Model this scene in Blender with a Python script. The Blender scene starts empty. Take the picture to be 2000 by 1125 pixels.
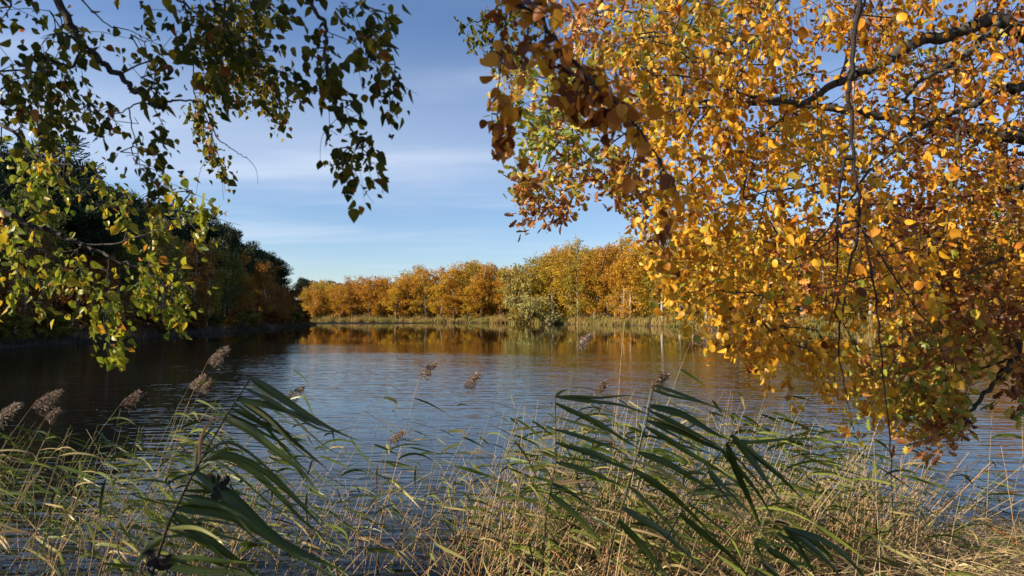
import bpy, math, random
import numpy as np
from mathutils import Vector

R = math.radians
S = bpy.context.scene
COL = S.collection
rng = np.random.default_rng(11)
random.seed(5)

# ------------------------------------------------------------------ camera
F = 1327.0                       # focal length in photograph pixels (2000 wide)
CAM = np.array([0.0, 0.0, 2.6])
PITCH = math.atan((614 - 562.5) / F)
cam = bpy.data.cameras.new('camera')
cam.sensor_width = 36.0
cam.lens = F / 2000 * 36
cam.clip_start = 0.05
cam.clip_end = 3000
cam_ob = bpy.data.objects.new('camera', cam)
COL.objects.link(cam_ob)
cam_ob.location = CAM
cam_ob.rotation_euler = (math.pi / 2 + PITCH, 0, 0)
S.camera = cam_ob
cam.dof.use_dof = True
cam.dof.focus_distance = 11.0
cam.dof.aperture_fstop = 4.5

# ------------------------------------------------------------------ light
SUN_AZ, SUN_EL = R(-108), R(27)
sdir = Vector((math.cos(SUN_EL) * math.sin(SUN_AZ), math.cos(SUN_EL) * math.cos(SUN_AZ), math.sin(SUN_EL)))
sun = bpy.data.lights.new('sun', 'SUN')
sun.energy = 5.0
sun.angle = R(0.5)
sun.color = (1.0, 0.86, 0.68)
sun_ob = bpy.data.objects.new('sun', sun)
COL.objects.link(sun_ob)
sun_ob.rotation_euler = sdir.to_track_quat('Z', 'Y').to_euler()
sun_ob.location = (-20, -5, 30)

world = bpy.data.worlds.new('World')
S.world = world
world.use_nodes = True
nt = world.node_tree
nt.nodes.clear()


def N(tree, kind, **kw):
    n = tree.nodes.new(kind)
    for k, v in kw.items():
        if k in n.inputs:
            n.inputs[k].default_value = v
        else:
            setattr(n, k, v)
    return n


def L(tree, a, b):
    tree.links.new(a, b)


sky = N(nt, 'ShaderNodeTexSky', sky_type='NISHITA', sun_disc=False, sun_elevation=SUN_EL, sun_rotation=SUN_AZ,
        altitude=50.0, air_density=1.0, dust_density=0.15, ozone_density=3.0)
tc = N(nt, 'ShaderNodeTexCoord')
sep = N(nt, 'ShaderNodeSeparateXYZ')
L(nt, tc.outputs['Generated'], sep.inputs[0])
zz = N(nt, 'ShaderNodeMath', operation='MAXIMUM')
zz.inputs[1].default_value = 0.0
L(nt, sep.outputs['Z'], zz.inputs[0])
za = N(nt, 'ShaderNodeMath', operation='ADD')
za.inputs[1].default_value = 0.12
L(nt, zz.outputs[0], za.inputs[0])
dx = N(nt, 'ShaderNodeMath', operation='DIVIDE')
dy = N(nt, 'ShaderNodeMath', operation='DIVIDE')
L(nt, sep.outputs['X'], dx.inputs[0]); L(nt, za.outputs[0], dx.inputs[1])
L(nt, sep.outputs['Y'], dy.inputs[0]); L(nt, za.outputs[0], dy.inputs[1])
comb = N(nt, 'ShaderNodeCombineXYZ')
L(nt, dx.outputs[0], comb.inputs[0]); L(nt, dy.outputs[0], comb.inputs[1])
mp = N(nt, 'ShaderNodeMapping')
mp.inputs['Rotation'].default_value = (0, 0, R(-5))
mp.inputs['Scale'].default_value = (0.55, 1.9, 1)
mp.inputs['Location'].default_value = (0.6, 0.35, 0)
L(nt, comb.outputs[0], mp.inputs[0])
cn = N(nt, 'ShaderNodeTexNoise', Scale=1.0, Detail=5.0, Roughness=0.5, Distortion=0.35)
L(nt, mp.outputs[0], cn.inputs['Vector'])
cr = N(nt, 'ShaderNodeMapRange', interpolation_type='SMOOTHSTEP')
cr.inputs['From Min'].default_value = 0.44
cr.inputs['From Max'].default_value = 0.82
cr.inputs['To Max'].default_value = 0.60
L(nt, cn.outputs['Fac'], cr.inputs[0])
# cirrus is thickest over the western (left) half of the sky
lf = N(nt, 'ShaderNodeMapRange', interpolation_type='SMOOTHSTEP')
lf.inputs['From Min'].default_value = 0.45
lf.inputs['From Max'].default_value = -0.55
lf.inputs['To Min'].default_value = 0.28
lf.inputs['To Max'].default_value = 1.0
L(nt, sep.outputs['X'], lf.inputs[0])
cm = N(nt, 'ShaderNodeMath', operation='MULTIPLY')
L(nt, cr.outputs[0], cm.inputs[0]); L(nt, lf.outputs[0], cm.inputs[1])
vl = N(nt, 'ShaderNodeMapRange', interpolation_type='SMOOTHSTEP')
vl.inputs['From Min'].default_value = 0.155
vl.inputs['From Max'].default_value = 0.20
vh = N(nt, 'ShaderNodeMapRange', interpolation_type='SMOOTHSTEP')
vh.inputs['From Min'].default_value = 0.40
vh.inputs['From Max'].default_value = 0.19
vn = N(nt, 'ShaderNodeTexNoise', Scale=0.8, Detail=4.0, Roughness=0.5, Distortion=0.2)
L(nt, mp.outputs[0], vn.inputs['Vector'])
wob = N(nt, 'ShaderNodeMath', operation='MULTIPLY_ADD')
wob.inputs[1].default_value = 0.09
L(nt, vn.outputs['Fac'], wob.inputs[0]); L(nt, sep.outputs['Z'], wob.inputs[2])
wo2 = N(nt, 'ShaderNodeMath', operation='SUBTRACT')
wo2.inputs[1].default_value = 0.045
L(nt, wob.outputs[0], wo2.inputs[0])
L(nt, wo2.outputs[0], vl.inputs[0]); L(nt, wo2.outputs[0], vh.inputs[0])
v1 = N(nt, 'ShaderNodeMath', operation='MULTIPLY')
L(nt, vl.outputs[0], v1.inputs[0]); L(nt, vh.outputs[0], v1.inputs[1])
v2 = N(nt, 'ShaderNodeMath', operation='MULTIPLY')
L(nt, v1.outputs[0], v2.inputs[0]); L(nt, lf.outputs[0], v2.inputs[1])
v3 = N(nt, 'ShaderNodeMath', operation='MULTIPLY_ADD', use_clamp=True)
v3.inputs[1].default_value = 0.42
L(nt, v2.outputs[0], v3.inputs[0]); L(nt, cm.outputs[0], v3.inputs[2])
cm = v3
mixc = N(nt, 'ShaderNodeMix', data_type='RGBA')
L(nt, cm.outputs[0], mixc.inputs['Factor'])
tintn = N(nt, 'ShaderNodeMix', data_type='RGBA', blend_type='MULTIPLY')
tintn.inputs['Factor'].default_value = 1.0
tintn.inputs[7].default_value = (0.98, 1.01, 1.13, 1)
L(nt, sky.outputs[0], tintn.inputs[6])
L(nt, tintn.outputs[2], mixc.inputs[6])
mixc.inputs[7].default_value = (5.9, 6.5, 7.6, 1)
bg = N(nt, 'ShaderNodeBackground', Strength=0.069)
L(nt, mixc.outputs[2], bg.inputs['Color'])
wo = N(nt, 'ShaderNodeOutputWorld')
L(nt, bg.outputs[0], wo.inputs['Surface'])

S.view_settings.view_transform = 'Standard'
S.view_settings.look = 'None'
S.view_settings.exposure = 1.0
S.view_settings.gamma = 1.0


# ------------------------------------------------------------------ helpers
def P(px, py, d):
    """Point seen at photograph pixel (px, py), d metres ahead."""
    x = (px - 1000) / F
    y = (562.5 - py) / F
    c, s = math.cos(PITCH), math.sin(PITCH)
    return CAM + d * np.array([x, c - y * s, s + y * c])


def unit(a):
    return a / np.maximum(np.linalg.norm(a, axis=-1, keepdims=True), 1e-9)


class MB:
    """Collects geometry; build() links it as ONE mesh object."""

    def __init__(self):
        self.V, self.I, self.K, self.T, self.n = [], [], [], [], 0

    def add(self, v, faces_idx, sizes, t):
        v = np.asarray(v, float)
        self.V.append(v)
        self.I.append(np.asarray(faces_idx, int) + self.n)
        self.K.append(np.asarray(sizes, int))
        self.T.append(np.broadcast_to(np.asarray(t, float), (len(v),)))
        self.n += len(v)

    def tube(self, pts, rad, sides=6, t=0.5):
        pts = np.asarray(pts, float)
        m = len(pts)
        rad = np.broadcast_to(np.asarray(rad, float), (m,))
        d = unit(np.gradient(pts, axis=0))
        ref = np.array([0.13, 0.31, 0.94]) if abs(d[0][2]) < 0.8 else np.array([0.93, 0.3, 0.2])
        u = unit(np.cross(d, ref))
        w = np.cross(d, u)
        a = np.arange(sides) / sides * 2 * math.pi
        v = pts[:, None] + rad[:, None, None] * (np.cos(a)[None, :, None] * u[:, None] + np.sin(a)[None, :, None] * w[:, None])
        idx = []
        for i in range(m - 1):
            for k in range(sides):
                k2 = (k + 1) % sides
                idx += [i * sides + k, i * sides + k2, (i + 1) * sides + k2, (i + 1) * sides + k]
        nq = (m - 1) * sides
        idx += [(m - 1) * sides + k for k in range(sides)]
        self.add(v.reshape(-1, 3), idx, [4] * nq + [sides], t)

    def edges(self, a, b, ra, rb, t=0.5, sides=4):
        """Many tapered prisms at once."""
        a, b = np.asarray(a), np.asarray(b)
        n = len(a)
        if n == 0:
            return
        d = unit(b - a)
        ref = np.where(np.abs(d[:, 2:3]) < 0.8, np.array([[0.1, 0.2, 0.97]]), np.array([[0.95, 0.25, 0.1]]))
        u = unit(np.cross(d, ref))
        w = np.cross(d, u)
        an = np.arange(sides) / sides * 2 * math.pi
        ring = np.cos(an)[None, :, None] * u[:, None] + np.sin(an)[None, :, None] * w[:, None]
        va = a[:, None] + ring * np.asarray(ra).reshape(-1, 1, 1)
        vb = b[:, None] + ring * np.asarray(rb).reshape(-1, 1, 1)
        v = np.concatenate([va, vb], 1).reshape(-1, 3)
        q = np.array([[k, (k + 1) % sides, sides + (k + 1) % sides, sides + k] for k in range(sides)]).ravel()
        idx = (np.arange(n)[:, None] * 2 * sides + q[None]).ravel()
        self.add(v, idx, [4] * (n * sides), t)

    def leaves(self, tmpl, pos, axis, normal, size, tint):
        """Copies of a leaf template (verts, faces) with frames axis / normal."""
        tv, tf = tmpl
        n, k = len(pos), len(tv)
        if n == 0:
            return
        y = unit(axis)
        x = unit(np.cross(y, normal))
        z = np.cross(x, y)
        size = np.asarray(size).reshape(-1, 1, 1)
        v = pos[:, None] + size * (tv[None, :, 0:1] * x[:, None] + tv[None, :, 1:2] * y[:, None] + tv[None, :, 2:3] * z[:, None])
        fi = np.concatenate([np.asarray(f) for f in tf])
        ks = [len(f) for f in tf]
        idx = (np.arange(n)[:, None] * k + fi[None]).ravel()
        self.add(v.reshape(-1, 3), idx, ks * n, np.repeat(np.asarray(tint, float), k))

    def blade(self, pts, width, side, t, fold=0.25):
        """A ribbon leaf with a folded midrib; width per point; side = width direction."""
        pts = np.asarray(pts, float)
        m = len(pts)
        d = unit(np.gradient(pts, axis=0))
        side = np.broadcast_to(np.asarray(side, float), (m, 3))
        s = unit(side - (side * d).sum(1, keepdims=True) * d)
        nrm = np.cross(d, s)
        w = np.asarray(width)[:, None] * 0.5
        v = np.stack([pts - s * w + nrm * w * fold, pts, pts + s * w + nrm * w * fold], 1).reshape(-1, 3)
        idx = []
        for i in range(m - 1):
            a = i * 3
            idx += [a, a + 1, a + 4, a + 3, a + 1, a + 2, a + 5, a + 4]
        self.add(v, idx, [4] * (2 * (m - 1)), t)

    def wide_blade(self, pts, width, side, t, fold=0.25, twist=0.0):
        """A near reed leaf: seven points across, folded midrib, slight twist."""
        pts = np.asarray(pts, float)
        m = len(pts)
        d = unit(np.gradient(pts, axis=0))
        s = unit(side - (side * d).sum(1, keepdims=True) * d)
        nrm = np.cross(d, s)
        a = (twist * np.linspace(0, 1, m))[:, None]
        s, nrm = s * np.cos(a) + nrm * np.sin(a), nrm * np.cos(a) - s * np.sin(a)
        x = np.array([-1, -0.7, -0.35, 0, 0.35, 0.7, 1.0])
        zf = np.abs(x) ** 0.8 * fold + np.array([0.02, -0.02, 0.02, 0, 0.02, -0.02, 0.02])
        w = np.asarray(width)[:, None, None] * 0.5
        v = pts[:, None] + s[:, None] * w * x[None, :, None] + nrm[:, None] * w * zf[None, :, None]
        idx = []
        for i in range(m - 1):
            for k in range(6):
                b = i * 7 + k
                idx += [b, b + 1, b + 8, b + 7]
        self.add(v.reshape(-1, 3), idx, [4] * (6 * (m - 1)), np.asarray(t).reshape(-1))

    def mesh(self, name, mat, smooth=False):
        me = bpy.data.meshes.new(name)
        V = np.concatenate(self.V)
        I = np.concatenate(self.I)
        K = np.concatenate(self.K)
        me.vertices.add(len(V))
        me.vertices.foreach_set('co', V.astype(np.float32).ravel())
        me.loops.add(len(I))
        me.loops.foreach_set('vertex_index', I.astype(np.int32))
        me.polygons.add(len(K))
        st = np.concatenate([[0], np.cumsum(K)[:-1]])
        me.polygons.foreach_set('loop_start', st.astype(np.int32))
        me.polygons.foreach_set('loop_total', K.astype(np.int32))
        if smooth:
            me.polygons.foreach_set('use_smooth', np.ones(len(K), bool))
        at = me.attributes.new('tint', 'FLOAT', 'POINT')
        at.data.foreach_set('value', np.concatenate(self.T).astype(np.float32))
        me.materials.append(mat)
        me.update(calc_edges=True)
        me.validate()
        return me

    def build(self, name, mat, parent=None, smooth=False):
        o = bpy.data.objects.new(name, self.mesh(name, mat, smooth))
        COL.objects.link(o)
        if parent:
            o.parent = parent
        return o


def tag(o, label=None, cat=None, group=None, kind=None):
    if label: o['label'] = label
    if cat: o['category'] = cat
    if group: o['group'] = group
    if kind: o['kind'] = kind
    return o


def empty(name, loc=(0, 0, 0), rz=0.0):
    o = bpy.data.objects.new(name, None)
    o.empty_display_size = 0.2
    COL.objects.link(o)
    o.location = loc
    o.rotation_euler = (0, 0, rz)
    return o


def copy_tree(o, parent=None):
    c = o.copy()
    COL.objects.link(c)
    if parent:
        c.parent = parent
    for ch in o.children:
        copy_tree(ch, c)
    return c


ORD = ['first', 'second', 'third', 'fourth', 'fifth', 'sixth', 'seventh', 'eighth', 'ninth', 'tenth', 'eleventh', 'twelfth',
       'thirteenth', 'fourteenth', 'fifteenth', 'sixteenth', 'seventeenth', 'eighteenth', 'nineteenth']
TENS = ['', '', 'twent', 'thirt', 'fort', 'fift', 'sixt', 'sevent', 'eight', 'ninet']


def ordinal(i):
    if i < 19:
        return ORD[i]
    n = i + 1
    if n % 10 == 0:
        return TENS[n // 10] + 'ieth'
    return TENS[n // 10] + 'y-' + ORD[n % 10 - 1]


# ------------------------------------------------------------------ materials
def new_mat(name):
    m = bpy.data.materials.new(name)
    m.use_nodes = True
    m.node_tree.nodes.clear()
    return m, m.node_tree


def ramp(t, stops):
    r = N(t, 'ShaderNodeValToRGB')
    e = r.color_ramp.elements
    while len(e) < len(stops):
        e.new(0.5)
    for el, (p, c) in zip(e, stops):
        el.position = p
        el.color = (*c, 1)
    return r


def leaf_mat(name, stops, trans=0.4, rough=0.45, obj_col=False, spec=0.35, tcol=(1.0, 1.0, 1.0)):
    m, t = new_mat(name)
    at = N(t, 'ShaderNodeAttribute', attribute_name='tint')
    rp = ramp(t, stops)
    L(t, at.outputs['Fac'], rp.inputs[0])
    col = rp.outputs[0]
    if obj_col:
        oi = N(t, 'ShaderNodeObjectInfo')
        mx = N(t, 'ShaderNodeMix', data_type='RGBA', blend_type='MULTIPLY')
        mx.inputs['Factor'].default_value = 1
        L(t, col, mx.inputs[6]); L(t, oi.outputs['Color'], mx.inputs[7])
        col = mx.outputs[2]
    pb = N(t, 'ShaderNodeBsdfPrincipled', Roughness=rough)
    pb.inputs['Specular IOR Level'].default_value = spec
    L(t, col, pb.inputs['Base Color'])
    tr = N(t, 'ShaderNodeBsdfTranslucent')
    mt = N(t, 'ShaderNodeMix', data_type='RGBA', blend_type='MULTIPLY')
    mt.inputs['Factor'].default_value = 1
    L(t, col, mt.inputs[6]); mt.inputs[7].default_value = (*tcol, 1)
    L(t, mt.outputs[2], tr.inputs[0])
    ms = N(t, 'ShaderNodeMixShader', Fac=trans)
    L(t, pb.outputs[0], ms.inputs[1]); L(t, tr.outputs[0], ms.inputs[2])
    out = N(t, 'ShaderNodeOutputMaterial')
    L(t, ms.outputs[0], out.inputs[0])
    return m


def bark_mat(name, c1, c2, scale=(6, 6, 2), rough=0.85, lo=0.4, hi=0.62):
    m, t = new_mat(name)
    tcn = N(t, 'ShaderNodeTexCoord')
    mpn = N(t, 'ShaderNodeMapping')
    mpn.inputs['Scale'].default_value = scale
    L(t, tcn.outputs['Object'], mpn.inputs[0])
    no = N(t, 'ShaderNodeTexNoise', Scale=1.0, Detail=6.0, Roughness=0.65)
    L(t, mpn.outputs[0], no.inputs['Vector'])
    rp = ramp(t, [(lo, c1), (hi, c2)])
    L(t, no.outputs['Fac'], rp.inputs[0])
    pb = N(t, 'ShaderNodeBsdfPrincipled', Roughness=rough)
    L(t, rp.outputs[0], pb.inputs['Base Color'])
    bp = N(t, 'ShaderNodeBump', Strength=0.6, Distance=0.02)
    L(t, no.outputs['Fac'], bp.inputs['Height']); L(t, bp.outputs[0], pb.inputs['Normal'])
    out = N(t, 'ShaderNodeOutputMaterial')
    L(t, pb.outputs[0], out.inputs[0])
    return m


M = {}
M['bark_dark'] = bark_mat('dark_bark', (0.016, 0.012, 0.010), (0.055, 0.045, 0.038), (30, 30, 14))
M['bark_twig'] = bark_mat('reddish_twig_bark', (0.011, 0.007, 0.006), (0.028, 0.018, 0.014), (40, 40, 20))
M['bark_grey'] = bark_mat('mossy_grey_bark', (0.020, 0.017, 0.013), (0.10, 0.088, 0.06), (18, 18, 9), lo=0.38, hi=0.7)
M['bark_birch'] = bark_mat('white_birch_bark', (0.05, 0.04, 0.035), (0.36, 0.33, 0.29), (1.2, 1.2, 7), lo=0.36, hi=0.48)
M['bark_pine'] = bark_mat('rust_pine_bark', (0.05, 0.028, 0.018), (0.19, 0.095, 0.05), (5, 5, 2))

M['leaf_gold'] = leaf_mat('golden_leaf', [(0.0, (0.20, 0.058, 0.012)), (0.10, (0.47, 0.165, 0.016)), (0.34, (0.70, 0.33, 0.020)),
                                        (0.68, (0.77, 0.46, 0.034)), (0.90, (0.60, 0.42, 0.045)), (1.0, (0.33, 0.36, 0.045))],
                          trans=0.42, rough=0.42)
M['leaf_oak'] = leaf_mat('oak_leaf', [(0.0, (0.16, 0.055, 0.022)), (0.22, (0.34, 0.125, 0.042)), (0.45, (0.52, 0.24, 0.05)),
                                    (0.62, (0.52, 0.40, 0.05)), (0.8, (0.30, 0.33, 0.045)), (1.0, (0.12, 0.19, 0.03))],
                         trans=0.35, rough=0.4)
M['leaf_green'] = leaf_mat('green_birch_leaf', [(0.0, (0.040, 0.050, 0.010)), (0.45, (0.075, 0.088, 0.013)), (0.72, (0.17, 0.155, 0.016)),
                                               (0.86, (0.34, 0.26, 0.022)), (0.95, (0.40, 0.20, 0.02)), (1.0, (0.26, 0.09, 0.02))],
                           trans=0.5, rough=0.5, spec=0.2, tcol=(1.0, 1.0, 0.7))
M['leaf_lime'] = leaf_mat('yellow_green_leaf', [(0.0, (0.085, 0.13, 0.014)), (0.35, (0.21, 0.25, 0.02)), (0.65, (0.40, 0.36, 0.025)),
                                               (0.85, (0.58, 0.36, 0.025)), (1.0, (0.50, 0.19, 0.03))], trans=0.5, rough=0.38)
M['leaf_wood'] = leaf_mat('woodland_leaf', [(0.0, (0.55, 0.5, 0.5)), (0.5, (1.0, 1.0, 1.0)), (1.0, (1.3, 1.45, 1.2))],
                          trans=0.28, rough=0.6, obj_col=True, spec=0.15)
M['needle'] = leaf_mat('pine_needle', [(0.0, (0.018, 0.032, 0.016)), (1.0, (0.055, 0.08, 0.032))], trans=0.1, rough=0.6, spec=0.2)
M['reed_leaf'] = leaf_mat('reed_leaf', [(0.0, (0.026, 0.042, 0.009)), (0.32, (0.095, 0.138, 0.018)), (0.55, (0.225, 0.25, 0.042)),  # lowest stop darkened to hold the shade of the near reeds
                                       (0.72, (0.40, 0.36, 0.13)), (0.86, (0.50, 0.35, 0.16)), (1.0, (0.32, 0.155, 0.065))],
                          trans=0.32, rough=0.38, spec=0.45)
M['reed_stem'] = leaf_mat('reed_stem', [(0.0, (0.02, 0.025, 0.01)), (0.25, (0.10, 0.11, 0.035)), (0.5, (0.28, 0.22, 0.09)), (0.78, (0.50, 0.34, 0.16)), (1.0, (0.40, 0.20, 0.10))],
                          trans=0.05, rough=0.45, spec=0.4)
M['plume'] = leaf_mat('reed_plume', [(0.0, (0.12, 0.078, 0.058)), (0.5, (0.27, 0.19, 0.14)), (1.0, (0.50, 0.42, 0.33))], trans=0.3, rough=0.8, spec=0.1)
M['far_reed'] = leaf_mat('far_reed', [(0.0, (0.11, 0.13, 0.025)), (0.4, (0.25, 0.21, 0.05)), (0.7, (0.38, 0.26, 0.09)), (1.0, (0.28, 0.15, 0.05))],
                         trans=0.25, rough=0.6, spec=0.2)
M['shaded_sedge'] = leaf_mat('shaded_sedge', [(0.0, (0.03, 0.03, 0.012)), (0.5, (0.075, 0.055, 0.028)), (1.0, (0.20, 0.14, 0.09))], trans=0.15, rough=0.55, spec=0.3)  # darker than the far reeds: left bank shade put into the colour
M['dead_leaf'] = leaf_mat('fallen_leaf', [(0.0, (0.10, 0.04, 0.022)), (0.5, (0.28, 0.10, 0.05)), (1.0, (0.44, 0.22, 0.09))], trans=0.1, rough=0.6)
M['straw'] = leaf_mat('straw', [(0.0, (0.20, 0.13, 0.06)), (0.45, (0.46, 0.33, 0.165)), (0.8, (0.60, 0.46, 0.26)), (1.0, (0.34, 0.30, 0.09))],
                      trans=0.1, rough=0.5, spec=0.3)

# ground
m, t = new_mat('forest_soil')
g = N(t, 'ShaderNodeNewGeometry')
n1 = N(t, 'ShaderNodeTexNoise', Scale=1.3, Detail=8.0, Roughness=0.7)
L(t, g.outputs['Position'], n1.inputs['Vector'])
rp = ramp(t, [(0.3, (0.022, 0.016, 0.010)), (0.5, (0.06, 0.042, 0.022)), (0.7, (0.11, 0.085, 0.035))])
L(t, n1.outputs['Fac'], rp.inputs[0])
pb = N(t, 'ShaderNodeBsdfPrincipled', Roughness=0.95)
L(t, rp.outputs[0], pb.inputs['Base Color'])
bp = N(t, 'ShaderNodeBump', Strength=0.8, Distance=0.05)
L(t, n1.outputs['Fac'], bp.inputs['Height']); L(t, bp.outputs[0], pb.inputs['Normal'])
L(t, pb.outputs[0], N(t, 'ShaderNodeOutputMaterial').inputs[0])
M['soil'] = m

# water
m, t = new_mat('lake_water')
g = N(t, 'ShaderNodeNewGeometry')
sp = N(t, 'ShaderNodeSeparateXYZ')
L(t, g.outputs['Position'], sp.inputs[0])


def wave(rot, sx, sy, detail, dist):
    mm = N(t, 'ShaderNodeMapping')
    mm.inputs['Rotation'].default_value = (0, 0, R(rot))
    mm.inputs['Scale'].default_value = (sx, sy, 1)
    L(t, g.outputs['Position'], mm.inputs[0])
    nn = N(t, 'ShaderNodeTexNoise', Scale=1.0, Detail=detail, Roughness=0.45, Distortion=dist)
    L(t, mm.outputs[0], nn.inputs['Vector'])
    return nn.outputs['Fac']


def mth(op, a, b):
    n = N(t, 'ShaderNodeMath', operation=op)
    for i, v in enumerate((a, b)):
        if isinstance(v, (int, float)):
            n.inputs[i].default_value = v
        else:
            L(t, v, n.inputs[i])
    return n.outputs[0]


w1 = wave(-6, 0.8, 3.3, 1.6, 0.35)
w2 = wave(16, 2.6, 6.5, 1.0, 0.3)
w3 = wave(-20, 0.4, 0.9, 1.0, 0.0)
hgt = mth('ADD', mth('ADD', mth('MULTIPLY', w1, 1.0), mth('MULTIPLY', w2, 0.38)), mth('MULTIPLY', w3, 0.9))
# wind: ruffled near shore, lee under the far trees, one ruffled streak in the far corner
mm = N(t, 'ShaderNodeMapping')
mm.inputs['Scale'].default_value = (0.02, 0.10, 1)
L(t, g.outputs['Position'], mm.inputs[0])
pn = N(t, 'ShaderNodeTexNoise', Scale=1.0, Detail=3.0)
L(t, mm.outputs[0], pn.inputs['Vector'])
yy = mth('ADD', sp.outputs['Y'], mth('MULTIPLY', mth('SUBTRACT', pn.outputs['Fac'], 0.5), 36.0))
yy = mth('ADD', yy, mth('MULTIPLY', mth('MINIMUM', mth('ADD', sp.outputs['X'], 8.0), 0.0), 0.75))
lee = N(t, 'ShaderNodeMapRange', interpolation_type='SMOOTHSTEP')
lee.inputs['From Min'].default_value = 27.0
lee.inputs['From Max'].default_value = 58.0
lee.inputs['To Min'].default_value = 1.0
lee.inputs['To Max'].default_value = 0.030
L(t, yy, lee.inputs[0])
far = N(t, 'ShaderNodeMapRange', interpolation_type='SMOOTHSTEP')
far.inputs['From Min'].default_value = 176.0
far.inputs['From Max'].default_value = 192.0
L(t, mth('SUBTRACT', sp.outputs['Y'], mth('MULTIPLY', mth('ADD', sp.outputs['X'], 40.0), 0.35)), far.inputs[0])
streak = N(t, 'ShaderNodeMapRange', interpolation_type='SMOOTHSTEP')
streak.inputs['From Min'].default_value = -18.0
streak.inputs['From Max'].default_value = -34.0
L(t, sp.outputs['X'], streak.inputs[0])
ruf = mth('ADD', lee.outputs[0], mth('MULTIPLY', mth('MULTIPLY', far.outputs[0], streak.outputs[0]), 1.6))
bp = N(t, 'ShaderNodeBump', Strength=1.0)
L(t, hgt, bp.inputs['Height'])
gust = N(t, 'ShaderNodeMapping')
gust.inputs['Scale'].default_value = (0.06, 0.16, 1)
L(t, g.outputs['Position'], gust.inputs[0])
gn = N(t, 'ShaderNodeTexNoise', Scale=1.0, Detail=3.0)
L(t, gust.outputs[0], gn.inputs['Vector'])
gr = N(t, 'ShaderNodeMapRange')
gr.inputs['From Min'].default_value = 0.3
gr.inputs['From Max'].default_value = 0.7
gr.inputs['To Min'].default_value = 0.5
gr.inputs['To Max'].default_value = 1.35
L(t, gn.outputs['Fac'], gr.inputs[0])
L(t, mth('MULTIPLY', mth('MULTIPLY', ruf, gr.outputs[0]), 0.022), bp.inputs['Distance'])
pb = N(t, 'ShaderNodeBsdfPrincipled', Roughness=0.03, IOR=1.265)
L(t, mth('ADD', 0.03, mth('MULTIPLY', mth('MULTIPLY', far.outputs[0], streak.outputs[0]), 0.75)), pb.inputs['Roughness'])
pb.inputs['Base Color'].default_value = (0.005, 0.006, 0.006, 1)
L(t, bp.outputs[0], pb.inputs['Normal'])
L(t, pb.outputs[0], N(t, 'ShaderNodeOutputMaterial').inputs[0])
M['water'] = m

# ------------------------------------------------------------------ terrain and lake
SHORE = np.array([(-38, 20), (-22, 5), (-3, 5.4), (0.6, 6.0), (1.8, 7.0), (3.5, 7.5), (7, 8.0), (15, 10), (45, 40), (72, 80), (75, 95),
                  (58, 113), (40, 135), (22, 168), (0, 200), (-30, 214), (-62, 222), (-100, 224), (-100, 198), (-66, 189), (-54, 182), (-49.5, 168), (-46.5, 150),
                  (-45, 130), (-43, 105), (-41, 80), (-39.5, 52)], float)


def shore_dist(x, y):
    """Signed distance to the shoreline, positive on land."""
    p = np.stack([x, y], -1)
    best = np.full(x.shape, 1e9)
    inside = np.zeros(x.shape, bool)
    n = len(SHORE)
    for i in range(n):
        a, b = SHORE[i], SHORE[(i + 1) % n]
        ab = b - a
        tt = np.clip(((p - a) @ ab) / (ab @ ab), 0, 1)
        best = np.minimum(best, np.linalg.norm(p - a - tt[..., None] * ab, axis=-1))
        c = ((a[1] > y) != (b[1] > y)) & (x < (b[0] - a[0]) * (y - a[1]) / (b[1] - a[1] + 1e-12) + a[0])
        inside ^= c
    return np.where(inside, -best, best)


def ground_z(x, y):
    x, y = np.asarray(x, float), np.asarray(y, float)
    d = shore_dist(x, y)
    z = np.where(d > 0, 0.02 + 0.16 * np.minimum(d, 5.8) + 0.012 * np.clip(d - 5.8, 0, 60), np.maximum(0.22 * d, -1.5))
    return z + 0.03 * np.sin(2.1 * x + 0.7 * y) * np.cos(1.7 * y - 0.4 * x)


def gz(x, y):
    return float(ground_z(np.array([x]), np.array([y]))[0])


xs = np.unique(np.round(np.concatenate([np.arange(-12, 12.01, 0.4), np.arange(-130, 130, 4), np.array([-900, -500, -300, -200, -160, 160, 200, 300, 500, 900])]), 2))
ys = np.unique(np.round(np.concatenate([np.arange(-2, 13, 0.4), np.arange(-40, 270, 4), np.array([-200, -90, 300, 350, 420, 600, 1000, 1500])]), 2))
gx, gy = np.meshgrid(xs, ys)
gzv = ground_z(gx, gy)
mb = MB()
nx, ny = len(xs), len(ys)
ii, jj = np.meshgrid(np.arange(nx - 1), np.arange(ny - 1))
b0 = (jj * nx + ii).ravel()
mb.add(np.stack([gx, gy, gzv], -1).reshape(-1, 3), np.stack([b0, b0 + 1, b0 + nx + 1, b0 + nx], 1).ravel(), [4] * len(b0), 0.5)
tag(mb.build('ground', M['soil'], smooth=True), kind='structure')
mb = MB()
mb.add([(-140, -10, 0), (120, -10, 0), (120, 260, 0), (-140, 260, 0)], [0, 1, 2, 3], [4], 0.5)
tag(mb.build('lake_water', M['water']), kind='structure')


# ------------------------------------------------------------------ leaf templates
def half_leaf(side, fold, curl=0.0):
    """side: outline points (x, y) from base to tip on one side."""
    n = len(side)
    v = [(0, 0, 0)] + [(x, y, fold * x - curl * y * y) for x, y in side] + [(0, 1, -curl)] + [(-x, y, fold * x - curl * y * y) for x, y in side]
    right = list(range(0, n + 2))
    left = [0, n + 1] + list(range(2 * n + 1, n + 1, -1))
    return np.array(v, float), [right, left]


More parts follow.
